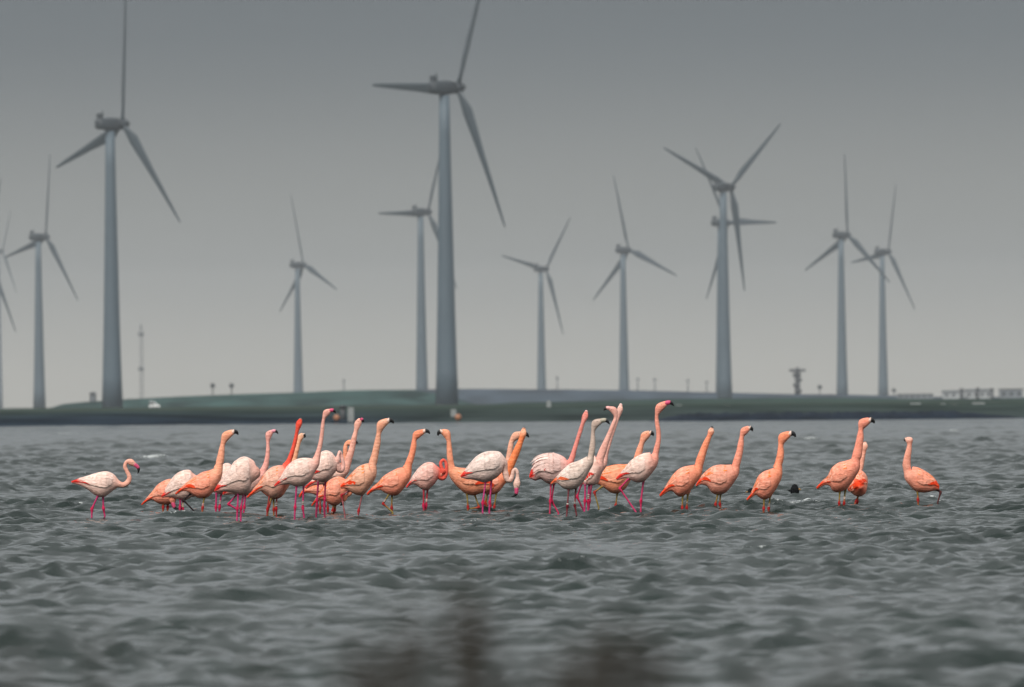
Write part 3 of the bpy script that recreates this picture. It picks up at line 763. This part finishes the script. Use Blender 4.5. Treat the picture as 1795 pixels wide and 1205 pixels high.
    # ---- leg rings
    for (rx, ry, rl, c1) in rings:
        best = None
        for li, leg in enumerate(legs):
            off = (-14, 14)[li % 2] if len(leg[0]) < 3 else leg[0][2]
            for a, b in zip(leg[:-1], leg[1:]):
                a_, b_ = np.array(a[:2], float), np.array(b[:2], float); t = np.clip(((np.array([rx, ry]) - a_) @ (b_ - a_)) / ((b_ - a_) @ (b_ - a_)), 0, 1)
                p = a_ + (b_ - a_) * t; dd = np.linalg.norm(p - (rx, ry))
                if best is None or dd < best[0]: best = (dd, p, (b_ - a_) / np.linalg.norm(b_ - a_), off)
        _, p, tv, off = best; q = MB(); pts = []; cc = []
        for j, t in enumerate(np.linspace(-.5, .5, 9)):
            pts.append(W(np.array([p[0] + tv[0] * rl * t, p[1] + tv[1] * rl * t, off]))); cc.append(c1 if j % 3 else (.75, .7, .62))
        q.tube(pts, (lr + 2.6) / SC * mpp, 10, np.array(cc)); q.build('leg_ring', M_band_m, root, attr=True)
    return root

DR = (.09, .012, .015)
# --- far left
flamingo(100, 906, 'G', [(125, 772, 130, 790), (190, 752, 192, 806), (262, 733, 265, 842), (342, 706, 338, 892), (430, 690, 412, 906), (495, 712, 480, 862), (540, 760, 530, 830)],
 [(582, 806, 24), (622, 782, 24), (637, 738, 20), (618, 690, 17), (598, 645, 17), (612, 606, 19)], (648, 605, 26), (686, 628, 710, 706),
 [[(365, 890), (307, 1015), (305, 1095)], [(405, 895), (408, 1010), (420, 1075)]], 'pale pink flamingo standing alone at the far left with its neck in an S', seed=1, neckc=(.88, .44, .34))
flamingo(100, 894, 'C', [(740, 975, 746, 984), (790, 925, 800, 950), (835, 872, 840, 938), (880, 812, 885, 962), (935, 775, 940, 974), (1000, 757, 1000, 967), (1060, 780, 1050, 930)],
 [(1090, 830, 28, 20), (1110, 790, 22, 30), (1080, 765, 20, 36)], (1040, 795, 24, 36), (1020, 830, 1000, 860),
 [[(935, 955), (934, 1000), (932, 1035)], [(975, 955), (974, 1000), (972, 1030)]], 'orange flamingo with a long red tail, partly hidden by a stooping white one', seed=2)
flamingo(100, 896, 'G', [(915, 905, 925, 918), (945, 865, 970, 912), (985, 790, 1020, 914), (1050, 712, 1070, 928), (1115, 682, 1125, 934), (1170, 680, 1185, 905), (1215, 715, 1225, 850)],
 [(1245, 800, 34, 6), (1240, 865, 24, 20), (1180, 893, 20, 32), (1095, 888, 18, 32), (1035, 898, 20, 24)], (1015, 932, 28, 16), (1022, 965, 1078, 1018, 14, 6),
 [[(1085, 920), (1083, 1000), (1080, 1035)], [(1108, 920), (1106, 1020), (1103, 1038)]], 'white flamingo feeding head down beside the orange one with the long red tail', neckc=(.85, .30, .20), rings=((1106, 980, 40, (.6, .5, .3)),), seed=3)
flamingo(100, 898.5, 'C', [(1038, 880, 1046, 890), (1100, 828, 1110, 860), (1160, 775, 1165, 872), (1215, 735, 1210, 900), (1280, 697, 1260, 918), (1345, 680, 1335, 902), (1382, 660, 1425, 790)],
 [(1424, 640, 44), (1435, 590, 34), (1448, 510, 27), (1460, 440, 24)], (1487, 375, 34), (1545, 338, 1594, 364),
 [[(1297, 905), (1281, 1005), (1278, 1045)], [(1185, 872), (1112, 940), (1205, 1035)]], 'orange flamingo walking with one dark leg raised, upright neck, left cluster', legc2=(.03, .018, .02), neckc=(.95, .42, .27), rings=((1282, 985, 34, (.40, .02, .03)),), redu=3.2, seed=4)
flamingo(370, 897, 'G', [(-20, 820, -15, 850), (20, 730, 30, 870), (70, 660, 80, 880), (120, 622, 130, 880), (170, 627, 180, 860), (215, 690, 215, 820)],
 [(240, 740, 30, 20), (270, 700, 22, 40), (300, 665, 20, 44)], (280, 640, 24, 44), (250, 650, 220, 690),
 [[(47, 865), (43, 1000), (42, 1045)], [(92, 860), (75, 1000), (72, 1040)]], 'pale flamingo mostly hidden behind the large hunched white one', rings=((80, 960, 30, DR),), seed=5)
flamingo(370, 900, 'G', [(100, 885, 110, 895), (140, 800, 160, 888), (170, 660, 200, 885), (215, 598, 250, 890), (280, 600, 300, 892), (350, 650, 345, 885), (410, 690, 405, 840)],
 [(455, 690, 44), (480, 635, 26), (493, 570, 20), (500, 500, 17), (500, 430, 17)], (508, 362, 26), (537, 334, 590, 356),
 [[(305, 870), (292, 1000), (287, 1050)], [(240, 872), (152, 975), (232, 1022)]], 'pink-necked flamingo with one leg folded, its body behind the hunched white one', neckc=(.90, .42, .36), rings=((291, 1010, 34, DR),), seed=7, billc=(.72, .28, .34))
flamingo(370, 911.5, 'G', [(28, 855, 38, 868), (65, 795, 80, 865), (105, 750, 130, 862), (155, 672, 190, 868), (215, 600, 240, 880), (275, 565, 290, 884), (335, 574, 345, 850), (378, 625, 383, 765)],
 [(385, 690, 40, 30), (372, 690, 26, 60), (340, 690, 22, 72)], (310, 720, 26, 72), (290, 750, 260, 790),
 [[(240, 870), (232, 1010), (228, 1112)], [(292, 850), (262, 1010), (261, 1112)]], 'large hunched white flamingo seen from behind, head hidden, bright pink legs', seed=6, legc=(.62, .05, .20))
flamingo(370, 902, 'C', [(400, 835, 410, 852), (445, 780, 450, 868), (500, 700, 500, 905), (560, 670, 560, 925), (620, 660, 625, 900), (670, 650, 695, 800)],
 [(715, 640, 36), (733, 580, 23), (752, 500, 21), (771, 430, 22)], (790, 380, 23), (808, 358, 822, 392),
 [[(535, 915), (512, 980), (500, 1055)], [(550, 915), (552, 1020), (552, 1062)]], 'orange-necked flamingo behind the red-necked one, black bill just showing', neckc=(.95, .46, .28), headc=(.92, .50, .33), seed=9)
flamingo(370, 905, 'C', [(312, 910, 322, 922), (370, 850, 390, 880), (425, 785, 440, 860), (470, 707, 490, 880), (530, 657, 540, 918), (590, 639, 600, 895), (640, 632, 665, 820)],
 [(680, 610, 38), (702, 550, 21), (722, 485, 18), (742, 410, 17), (757, 330, 18)], (773, 268, 24), (786, 234, 792, 226, 8, 30),
 [[(515, 880), (497, 1015), (492, 1080)], [(580, 870), (573, 1015), (575, 1085)]], 'flamingo with a vivid red neck stretched up, seen from behind', bodyc=(.88, .50, .38), neckc=(.86, .10, .06), legc=(.33, .06, .05), rings=((568, 975, 40, DR),), billc=(.85, .35, .30), seed=8)
# --- centre left
flamingo(510, 907.5, 'G', [(-150, 810, -140, 824), (-105, 762, -90, 805), (-75, 715, -50, 800), (-35, 645, -10, 797), (20, 598, 40, 813), (85, 575, 100, 809), (150, 572, 168, 768), (196, 578, 220, 680)],
 [(222, 585, 34), (243, 510, 22), (262, 430, 19), (273, 350, 17), (280, 280, 16), (290, 220, 17)], (312, 172, 27), (345, 150, 394, 174),
 [[(50, 800), (37, 1000), (33, 1080)], [(112, 795), (104, 1005), (115, 1085)]], 'tall white flamingo with a long pink neck and magenta bill, left of the preening one', neckc=(.88, .44, .36), rings=((104, 965, 36, DR),), seed=10)
flamingo(510, 898, 'G', [(120, 825, 135, 842), (185, 765, 190, 812), (250, 695, 270, 800), (320, 650, 340, 797), (390, 640, 410, 778), (450, 625, 475, 735)],
 [(488, 640, 44), (512, 565, 31), (538, 480, 26), (553, 405, 24), (572, 330, 21)], (588, 268, 27), (610, 228, 637, 256),
 [[(240, 785, 20), (228, 985), (226, 1040)], [(290, 780, 34), (294, 985), (294, 1042)]], 'peach flamingo with a slanting neck rising behind the preening one', neckc=(.91, .46, .36), bodyc=(.88, .56, .46), seed=13)
flamingo(510, 895.5, 'C', [(68, 905, 80, 920), (105, 850, 120, 882), (150, 835, 160, 878), (200, 805, 215, 892), (260, 770, 280, 925), (330, 750, 340, 935), (400, 710, 410, 880), (440, 655, 462, 770)],
 [(466, 620, 30), (478, 550, 22), (479, 490, 20), (487, 450, 21)], (515, 437, 25), (556, 425, 583, 446),
 [[(257, 915), (257, 1010), (257, 1050)], [(325, 925), (325, 1015), (325, 1055)]], 'orange flamingo low behind the others, its curled head behind the slanting neck', neckc=(.95, .38, .23), legc=(.40, .08, .06), seed=14)
flamingo(510, 900, 'C', [(178, 983, 186, 993), (215, 935, 225, 957), (245, 885, 250, 940), (285, 825, 300, 945), (335, 772, 340, 972), (385, 744, 390, 983), (430, 738, 435, 958), (473, 752, 470, 905)],
 [(510, 800, 40, 8), (528, 845, 24, 10), (515, 882, 20, 10), (490, 905, 17, 10)], (468, 925, 22, 6), (455, 950, 430, 985),
 [[(377, 965), (369, 1025), (357, 1057)], [(395, 965), (385, 1030), (374, 1055)]], 'stooping orange flamingo between the preening white one and the brownish peach one', rings=((366, 1035, 36, DR),), seed=15)
flamingo(510, 902.5, 'G', [(130, 720, 140, 748), (170, 680, 190, 758), (215, 602, 240, 771), (255, 532, 290, 773), (310, 507, 335, 756), (363, 526, 378, 705), (397, 565, 408, 660)],
 [(425, 668, 30), (448, 672, 22), (461, 635, 18), (452, 580, 16), (440, 532, 14), (428, 515, 13, -10), (417, 545, 14, -22)], (408, 592, 21, -26), (388, 628, 352, 684),
 [[(240, 765), (229, 940), (222, 1058)], [(305, 765), (297, 925), (297, 1060)]], 'white flamingo preening with its neck looped back and bill in its breast', neckc=(.86, .50, .43), legc=(.38, .03, .10), rings=((297, 925, 26, (.5, .3, .25)),), seed=11)
flamingo(510, 903.5, 'C', [(435, 812, 440, 836), (475, 775, 485, 840), (530, 710, 540, 872), (590, 652, 590, 890), (645, 628, 642, 884), (684, 618, 718, 790)],
 [(714, 640, 50), (727, 590, 35), (745, 515, 30), (762, 430, 28), (773, 350, 24)], (795, 276, 35), (851, 238, 904, 264),
 [[(630, 875), (596, 1030), (592, 1072)], [(522, 850), (445, 895), (475, 1072)]], 'brownish peach flamingo with an upright neck and one leg stepping, big black bill', bodyc=(.84, .46, .32), neckc=(.88, .42, .28), legc=(.35, .12, .13), seed=16)
flamingo(510, 897, 'C', [(665, 880, 675, 897), (715, 832, 735, 858), (770, 790, 790, 852), (815, 732, 820, 868), (880, 692, 880, 892), (945, 662, 942, 886), (1000, 648, 1020, 800)],
 [(1027, 645, 46), (1045, 595, 31), (1066, 530, 27), (1080, 460, 25), (1087, 405, 23)], (1108, 364, 31), (1168, 333, 1222, 356),
 [[(872, 875), (810, 970), (895, 1045)], [(890, 882), (886, 1005), (890, 1035)]], 'orange flamingo with one leg bent, right of the brownish peach one', rings=((826, 945, 28, DR),), seed=17)
# --- centre
flamingo(700, 893.6, 'G', [(58, 820, 66, 834), (95, 770, 110, 802), (130, 714, 150, 806), (180, 650, 195, 838), (235, 614, 245, 846), (295, 613, 302, 800), (335, 640, 345, 735)],
 [(358, 728, 32), (382, 745, 22), (405, 722, 19), (415, 668, 16), (410, 610, 14), (386, 586, 13, -6), (364, 612, 14, -14), (372, 652, 17, -18)], (384, 686, 22, -18), (370, 708, 338, 724),
 [[(215, 835), (213, 985), (215, 1020)], [(250, 830), (236, 985), (232, 1022)]], 'pink flamingo preening with a bright red looped neck, left of the left-facing one', bodyc=(.90, .52, .44), neckc=(.85, .13, .09), legc=(.45, .04, .06), rings=((236, 940, 26, (.5, .3, .25)),), billc=(.75, .28, .18), seed=18)
flamingo(700, 890.5, 'C', [(700, 770, 705, 800), (750, 740, 755, 850), (800, 715, 805, 880), (850, 690, 852, 872), (900, 670, 905, 825), (925, 640, 955, 730)],
 [(952, 640, 32), (966, 560, 27), (978, 480, 25), (990, 420, 25)], (1028, 374, 32), (1085, 356, 1139, 388),
 [[(805, 870), (801, 990), (800, 1012)], [(770, 865), (766, 985), (766, 1008)]], 'peach flamingo behind the feeding white one, its head crossing the bright orange neck', neckc=(.90, .46, .32), seed=22)
flamingo(700, 893, 'C', [(690, 800, 700, 832), (740, 740, 750, 872), (800, 700, 810, 887), (870, 688, 872, 866), (925, 675, 935, 790)],
 [(955, 690, 44), (980, 630, 34), (1010, 560, 33), (1042, 485, 30), (1070, 415, 27)], (1090, 352, 26), (1095, 316, 1099, 306, 8, 32),
 [[(856, 862), (836, 995), (833, 1018)], [(775, 880), (752, 965), (775, 1012)]], 'flamingo with a bright orange slanting neck, seen from behind, above the feeding white one', neckc=(.96, .28, .11), headc=(.92, .45, .28), billc=(.9, .6, .5), seed=21)
flamingo(700, 895, 'C', [(830, 800, 835, 832), (790, 742, 800, 862), (720, 692, 730, 872), (650, 670, 650, 893), (580, 662, 575, 872), (520, 655, 508, 815), (488, 645, 445, 735)],
 [(458, 640, 36), (446, 570, 27), (440, 490, 24), (434, 415, 23)], (413, 352, 32), (376, 333, 340, 373),
 [[(595, 875), (604, 1000), (606, 1024)], [(660, 880), (702, 1003), (600, 1018)]], 'orange flamingo facing left, kneeling, with a black bill', flip=-1, bodyc=(.92, .37, .22), neckc=(.95, .38, .23), seed=19)
flamingo(700, 901.5, 'G', [(537, 728, 546, 744), (575, 680, 590, 752), (615, 630, 640, 755), (675, 562, 700, 768), (745, 523, 755, 779), (820, 512, 830, 752), (885, 520, 880, 715), (925, 560, 910, 675)],
 [(925, 660, 36), (936, 715, 28), (950, 755, 24), (975, 762, 21), (994, 725, 18), (1003, 685, 16), (1020, 668, 15), (1036, 690, 15), (1040, 735, 18)], (1034, 795, 28), (1030, 838, 985, 912),
 [[(762, 760), (734, 960), (733, 1062)], [(812, 745), (796, 955), (792, 1022)]], 'white flamingo feeding in the centre, neck looping down to a magenta bill', bodyc=(.86, .68, .61), neckc=(.86, .56, .47), legc=(.58, .06, .22), seed=20)
# --- centre right
flamingo(910, 899, 'G', [(88, 732, 98, 750), (115, 660, 140, 766), (155, 590, 190, 752), (215, 547, 240, 782), (290, 529, 290, 793), (360, 545, 370, 762), (412, 575, 432, 690)],
 [(452, 600, 36), (470, 555, 24), (490, 485, 19), (515, 405, 18), (540, 325, 18), (560, 262, 19)], (580, 205, 24), (590, 166, 596, 152, 6, 22),
 [[(280, 785), (275, 945), (270, 1045)], [(308, 785), (285, 945), (345, 1050)]], 'pale flamingo with ruffled back feathers, red wing edge, and pink neck stretched up', bodyc=(.87, .60, .54), neckc=(.86, .30, .25), billc=(.85, .45, .42), ruffle=34, redu=3.5, seed=23, legc=(.60, .05, .13))
flamingo(910, 896.5, 'G', [(610, 760, 620, 790), (640, 682, 660, 800), (680, 612, 700, 780), (715, 572, 735, 690)],
 [(745, 590, 34), (765, 520, 23), (790, 440, 20), (818, 350, 19), (845, 275, 18), (868, 212, 18)], (887, 145, 23), (893, 108, 896, 96, 8, 28),
 [[(640, 785), (618, 945), (612, 1040)], [(552, 785), (510, 910), (572, 1042)]], 'flamingo with the straight pale pink neck behind the head that looks left', neckc=(.90, .48, .40), legc=(.30, .03, .08), headc=(.90, .55, .46), billc=(.9, .6, .55), seed=26)
flamingo(910, 898.8, 'G', [(560, 788, 570, 808), (585, 720, 600, 802), (612, 642, 632, 802), (642, 582, 672, 797), (668, 548, 722, 710)],
 [(705, 590, 50), (732, 515, 34), (765, 430, 26), (800, 345, 21), (832, 265, 19), (850, 205, 19)], (832, 148, 27), (796, 130, 744, 154),
 [[(582, 790), (579, 945), (575, 1040)], [(618, 790), (606, 950), (607, 1048)]], 'pale flamingo whose raised head looks left, behind the greyish one', neckc=(.88, .46, .38), rings=((609, 910, 44, DR),), billc=(.80, .40, .38), seed=25)
flamingo(910, 905, 'J', [(276, 788, 284, 802), (325, 742, 335, 792), (375, 687, 385, 830), (440, 627, 450, 844), (510, 601, 515, 822), (565, 575, 572, 765), (595, 555, 625, 670)],
 [(628, 570, 38), (642, 490, 27), (649, 410, 22), (652, 330, 20)], (673, 266, 32), (722, 240, 796, 272),
 [[(437, 835), (425, 990), (418, 1080)], [(500, 825), (490, 985), (505, 1068)]], 'greyish white young flamingo with a brown-grey neck and grey bill', rings=((424, 975, 16, (.6, .6, .5)), (492, 965, 22, (.02, .03, .03))), redu=2.9, seed=24)
flamingo(910, 890.5, 'C', [(655, 775, 662, 797), (690, 715, 700, 802), (735, 668, 750, 828), (800, 641, 810, 869), (870, 629, 870, 873), (930, 628, 938, 830), (980, 620, 1002, 730)],
 [(1022, 640, 44), (1043, 570, 34), (1060, 500, 29), (1080, 435, 26)], (1108, 374, 33), (1148, 346, 1181, 374),
 [[(735, 815), (662, 870), (700, 1003)], [(866, 862), (850, 985), (848, 1008)]], 'orange flamingo with yellow legs standing behind the tall striding pale one', bodyc=(.94, .38, .22), neckc=(.95, .40, .26), seed=27)
flamingo(910, 900, 'G', [(850, 748, 862, 764), (895, 702, 920, 748), (930, 665, 950, 747), (975, 602, 1000, 767), (1040, 556, 1050, 779), (1100, 531, 1112, 758), (1155, 523, 1185, 680)],
 [(1196, 545, 40), (1212, 480, 25), (1226, 410, 21), (1225, 330, 20), (1214, 260, 19), (1212, 190, 19)], (1237, 125, 33), (1292, 86, 1362, 110),
 [[(975, 738), (885, 835), (1035, 1055)], [(1095, 765), (1072, 945), (1070, 1055)]], 'tall pale flamingo striding with magenta legs and a raised magenta bill', neckc=(.91, .36, .27), legc=(.62, .05, .16), seed=28)
# --- right
flamingo(1140, 895, 'C', [(78, 893, 90, 912), (130, 830, 150, 868), (170, 766, 190, 858), (220, 696, 230, 890), (280, 656, 272, 902), (340, 641, 335, 868), (388, 630, 410, 780)],
 [(422, 650, 50), (440, 585, 37), (465, 510, 32), (493, 435, 27), (520, 375, 24)], (535, 334, 25), (540, 310, 543, 296, 8, 24),
 [[(285, 888), (281, 1005), (280, 1030)], [(330, 880), (321, 1005), (320, 1030)]], 'orange flamingo with its slanting neck seen from behind, left of a pair on the right', headc=(.92, .48, .34), billc=(.9, .6, .5), rings=((322, 960, 14, DR),), seed=29)
flamingo(1140, 891.6, 'C', [(400, 803, 405, 822), (440, 745, 450, 802), (490, 690, 500, 817), (550, 646, 545, 870), (610, 633, 605, 886), (670, 633, 672, 860), (715, 628, 745, 770)],
 [(748, 650, 48), (765, 590, 34), (785, 515, 30), (797, 440, 26), (806, 378, 22)], (826, 332, 30), (868, 302, 898, 334),
 [[(595, 875), (574, 975), (570, 1012)], [(618, 875), (611, 975), (620, 1012)]], 'salmon flamingo with red ankles right beside the one whose neck is seen from behind', bodyc=(.89, .40, .29), neckc=(.95, .36, .25), seed=30)
flamingo(1140, 896, 'C', [(845, 930, 855, 945), (890, 875, 905, 907), (920, 800, 930, 892), (950, 732, 960, 912), (1000, 692, 1000, 930), (1060, 670, 1055, 905), (1095, 650, 1130, 800)],
 [(1122, 640, 48), (1136, 590, 34), (1147, 520, 30), (1149, 450, 27)], (1168, 388, 38), (1224, 354, 1279, 384),
 [[(1002, 920), (998, 1012), (997, 1035)], [(1055, 895), (1042, 1010), (1040, 1035)]], 'orange flamingo standing alone beside the dark diving bird', rings=((1043, 985, 30, DR),), seed=31)
flamingo(1400, 887, 'C', [(530, 800, 552, 832, -160), (502, 768, 560, 862, -110), (470, 722, 562, 892, -50), (484, 690, 545, 897, 20), (500, 672, 540, 860, 90)],
 [(520, 720, 50, 130), (542, 640, 30, 150), (560, 565, 24, 155), (574, 505, 23, 155)], (580, 465, 26, 155), (584, 440, 590, 445, 175, 200),
 [[(530, 885), (508, 945), (490, 985)], [(522, 885), (516, 950), (512, 985)]], 'flamingo seen from behind with a red rump, half hidden by a tall orange one', headc=(.92, .52, .40), neckc=(.92, .44, .32), redu=2.4, seed=33)
flamingo(1400, 891.6, 'C', [(153, 828, 165, 844), (205, 775, 225, 808), (255, 740, 270, 812), (290, 662, 300, 852), (350, 616, 355, 864), (420, 596, 430, 826), (472, 575, 510, 720)],
 [(500, 590, 52), (515, 540, 42), (530, 460, 35), (542, 385, 31), (549, 315, 26)], (566, 264, 38), (621, 234, 666, 264),
 [[(362, 855), (357, 965), (357, 1012)], [(410, 842), (400, 965), (400, 1010)]], 'tallest orange flamingo on the right, neck upright, bill pointing right', neckc=(.96, .35, .245), rings=((402, 920, 22, (.6, .4, .3)),), seed=32)
flamingo(1400, 884.5, 'C', [(1238, 812, 1236, 852), (1205, 762, 1205, 850), (1160, 720, 1155, 863), (1105, 682, 1095, 869), (1050, 656, 1030, 856), (1000, 648, 968, 800)],
 [(962, 690, 48), (950, 630, 36), (957, 560, 30), (970, 495, 25), (975, 450, 24)], (974, 412, 29), (950, 402, 936, 424, 14, 22),
 [[(1045, 855), (1050, 935), (1052, 970)], [(1208, 842), (1250, 868), (1224, 958)]], 'rightmost flamingo, facing left and away, one dark leg lifted behind', legc2=(.10, .03, .03), redu=2.3, flip=-1, neckc=(.91, .40, .29), headc=(.92, .50, .40), seed=34)

# ------------------------------------------------------------------ diving water birds
M_coot = mat('black_plumage', (.008, .009, .010), .9, noise_scale=40, amt=.3, spec=.1)
M_cbill = mat('brown_bill', (.30, .16, .05), .5, noise_scale=30)
def coot(x, base, wpx, hpx, label, face=1):
    D = ground_D(x, base); mpp = D / FPX; o = P(x, base, D)
    e = empty('diving_bird', (o[0], D, .02), label, 'water bird', 'dark water birds')
    w, h = wpx * mpp, hpx * mpp; V = []; n = 16
    pr = [(-.55, .05, -.35), (-.5, .45, -.2), (-.3, .85, 0), (0, 1.0, .05), (.25, .92, .02), (.42, .66, -.06), (.52, .4, -.2), (.58, .12, -.3)]
    mb = MB()
    for a, r, zc in pr:
        for k in range(n):
            q = 2 * math.pi * k / n; V.append((face * a * w, math.cos(q) * w * .42 * r, zc * h * .6 + math.sin(q) * h * r))
    mb.add(V, [(i * n + k, i * n + (k + 1) % n, (i + 1) * n + (k + 1) % n, (i + 1) * n + k) for i in range(len(pr) - 1) for k in range(n)] + [tuple(range(n - 1, -1, -1)), tuple((len(pr) - 1) * n + k for k in range(n))])
    mb.build('body', M_coot, e)
    q = MB(); q.tube([(face * w * .5, -.01, h * .22), (face * w * .66, -.01, h * .12), (face * w * .84, -.01, h * .0)], [h * .16, h * .12, h * .04], 8); q.build('bill', M_cbill, e)
    q = MB(); q.tube([(-face * w * .45, 0, -h * .1), (-face * w * .75, 0, 0), (-face * w * .95, 0, h * .02)], [h * .2, h * .12, h * .03], 8); q.build('tail', M_coot, e)
coot(1393, 862.5, 14, 11, 'dark round water bird half under water right of the lone orange flamingo')
coot(1317, 866.5, 12, 8, 'dark water bird peeping out behind the tail of the lone orange flamingo', -1)

# ------------------------------------------------------------------ near bank with dry weeds, far out of focus
M_bank = mat('near_mud', (.06, .055, .04), .95, noise_scale=3, amt=.3, bump=.03, bscale=5)
V = []; nx = 40; ny = 24
for j in range(ny):
    for i in range(nx):
        x = -6 + 12 * i / (nx - 1); y = -3 + 17 * j / (ny - 1)
        z = .28 - .75 * max(0, (y - 10.5) / 3.5) ** 1.5 + noise.noise(Vector((x * .8, y * .8, 0))) * .06
        V.append((x, y, z))
add('near_bank', mesh_np('near_bank', V, [(j * nx + i, j * nx + i + 1, (j + 1) * nx + i + 1, (j + 1) * nx + i) for j in range(ny - 1) for i in range(nx - 1)]), None, M_bank, kind='structure')
M_stem = mat('dry_stem', (.026, .023, .017), .85, noise_scale=20, amt=.3)
M_seed = mat('seed_head', (.026, .022, .016), .9, noise_scale=40, amt=.35)
WEEDS = [(640, 1120, 8.0, 4, .024, 'blurred low weed at the bottom left of the tall centre weeds'), (745, 1090, 8.3, 4, .024, 'blurred weed close beside the tallest centre weed'), (1035, 1120, 7.9, 4, .024, 'blurred low weed just left of the dense seed head'), (1320, 1165, 7.6, 3, .02, 'blurred weed tip at the bottom between the dense seed head and the right'), (800, 1000, 8.2, 4, .034, 'blurred brown weed in front of the water, centre'), (852, 1075, 8.6, 5, .026, 'blurred dark weed just right of the centre weed'), (705, 1045, 8.8, 3, .022, 'blurred thin weed left of the centre weed'),
         (1078, 1075, 7.6, 6, .030, 'blurred brown weed with the densest seed head, right of centre'), (1150, 1120, 7.9, 3, .02, 'blurred low weed right of the dense seed head'),
         (172, 1120, 7.8, 2, .018, 'blurred weed tip near the lower left corner'), (455, 1168, 7.5, 2, .018, 'blurred weed tip at the bottom left of centre'), (1460, 1150, 7.8, 3, .020, 'blurred weed tip at the bottom on the right'), (28, 1150, 7.4, 3, .02, 'blurred weed tip in the lower left corner'), (610, 1150, 7.7, 3, .02, 'blurred weed tip at the bottom, left of the centre weeds')]
for i, (x, yt, D, nst, sr, lab) in enumerate(WEEDS):
    rw = random.Random(i + 50); top = P(x, yt, D); zg = .22
    e = empty('dry_weed', (top[0], D, zg), lab, 'plant', 'dry weeds in the foreground')
    H = top[2] - zg
    for s in range(nst):
        hh = H * (1 if s == 0 else rw.uniform(.90, .985)); dx, dy = (0, 0) if s == 0 else (rw.uniform(-.03, .03), rw.uniform(-.05, .05))
        bx = rw.uniform(-.015, .015)
        pts = [(bx, 0, 0), (bx + dx * .3, dy * .3, hh * .35), (bx * .5 + dx * .6, dy * .7, hh * .7), (dx, dy, hh)]
        q = MB(); q.tube(pts, [.006, .0055, .0045, .002], 6); st = q.build('stem', M_stem, e)
        q = MB()
        for k in range(22):
            t = rw.uniform(.0, 1) ** 1.4; z = hh - t * .12; r = sr * (.25 + .75 * t) * rw.uniform(.1, 1); a = rw.uniform(0, 6.283)
            c = np.array([dx + r * math.cos(a), dy + r * math.sin(a), z]); d = np.array([math.cos(a) * .5, math.sin(a) * .5, .8]) * rw.uniform(.006, .012)
            q.tube([c - d, c, c + d], [.0006, rw.uniform(.0022, .0042), .0005], 5)
        q.build('seed_head', M_seed, st, kind='stuff')
    for s in range(3):
        z0 = H * rw.uniform(.25, .7); a = rw.uniform(0, 6.28); l = rw.uniform(.08, .16); d = np.array([math.cos(a), math.sin(a), 0]); w = np.array([-d[1], d[0], 0]) * .009
        c0 = np.array([0, 0, z0]); V = []
        for t, ww in ((0, .15), (.3, 1), (.65, .8), (1, .05)):
            c = c0 + d * l * t + np.array([0, 0, l * (.5 * t - .55 * t * t)]); V += [c - w * ww, c + np.array([0, 0, .001]), c + w * ww]
        q = MB(); q.add(V, [(k * 3 + j, k * 3 + j + 1, k * 3 + j + 4, k * 3 + j + 3) for k in range(3) for j in (0, 1)]); q.build('leaf', M_stem, e)

# ------------------------------------------------------------------ haze
hm = bpy.data.materials.new('haze_air'); hm.use_nodes = True; t = hm.node_tree; t.nodes.clear()
ho = N(t, 'ShaderNodeOutputMaterial'); pv = N(t, 'ShaderNodeVolumePrincipled')
pv.inputs['Color'].default_value = (.86, .91, .95, 1); pv.inputs['Density'].default_value = 6.0e-5; pv.inputs['Anisotropy'].default_value = .15
t.links.new(pv.outputs[0], ho.inputs['Volume'])
mb = MB(); mb.box((-1700, -60, -2.2), (1700, 9500, 136)); mb.build('haze', hm, None, smooth=False, kind='stuff')
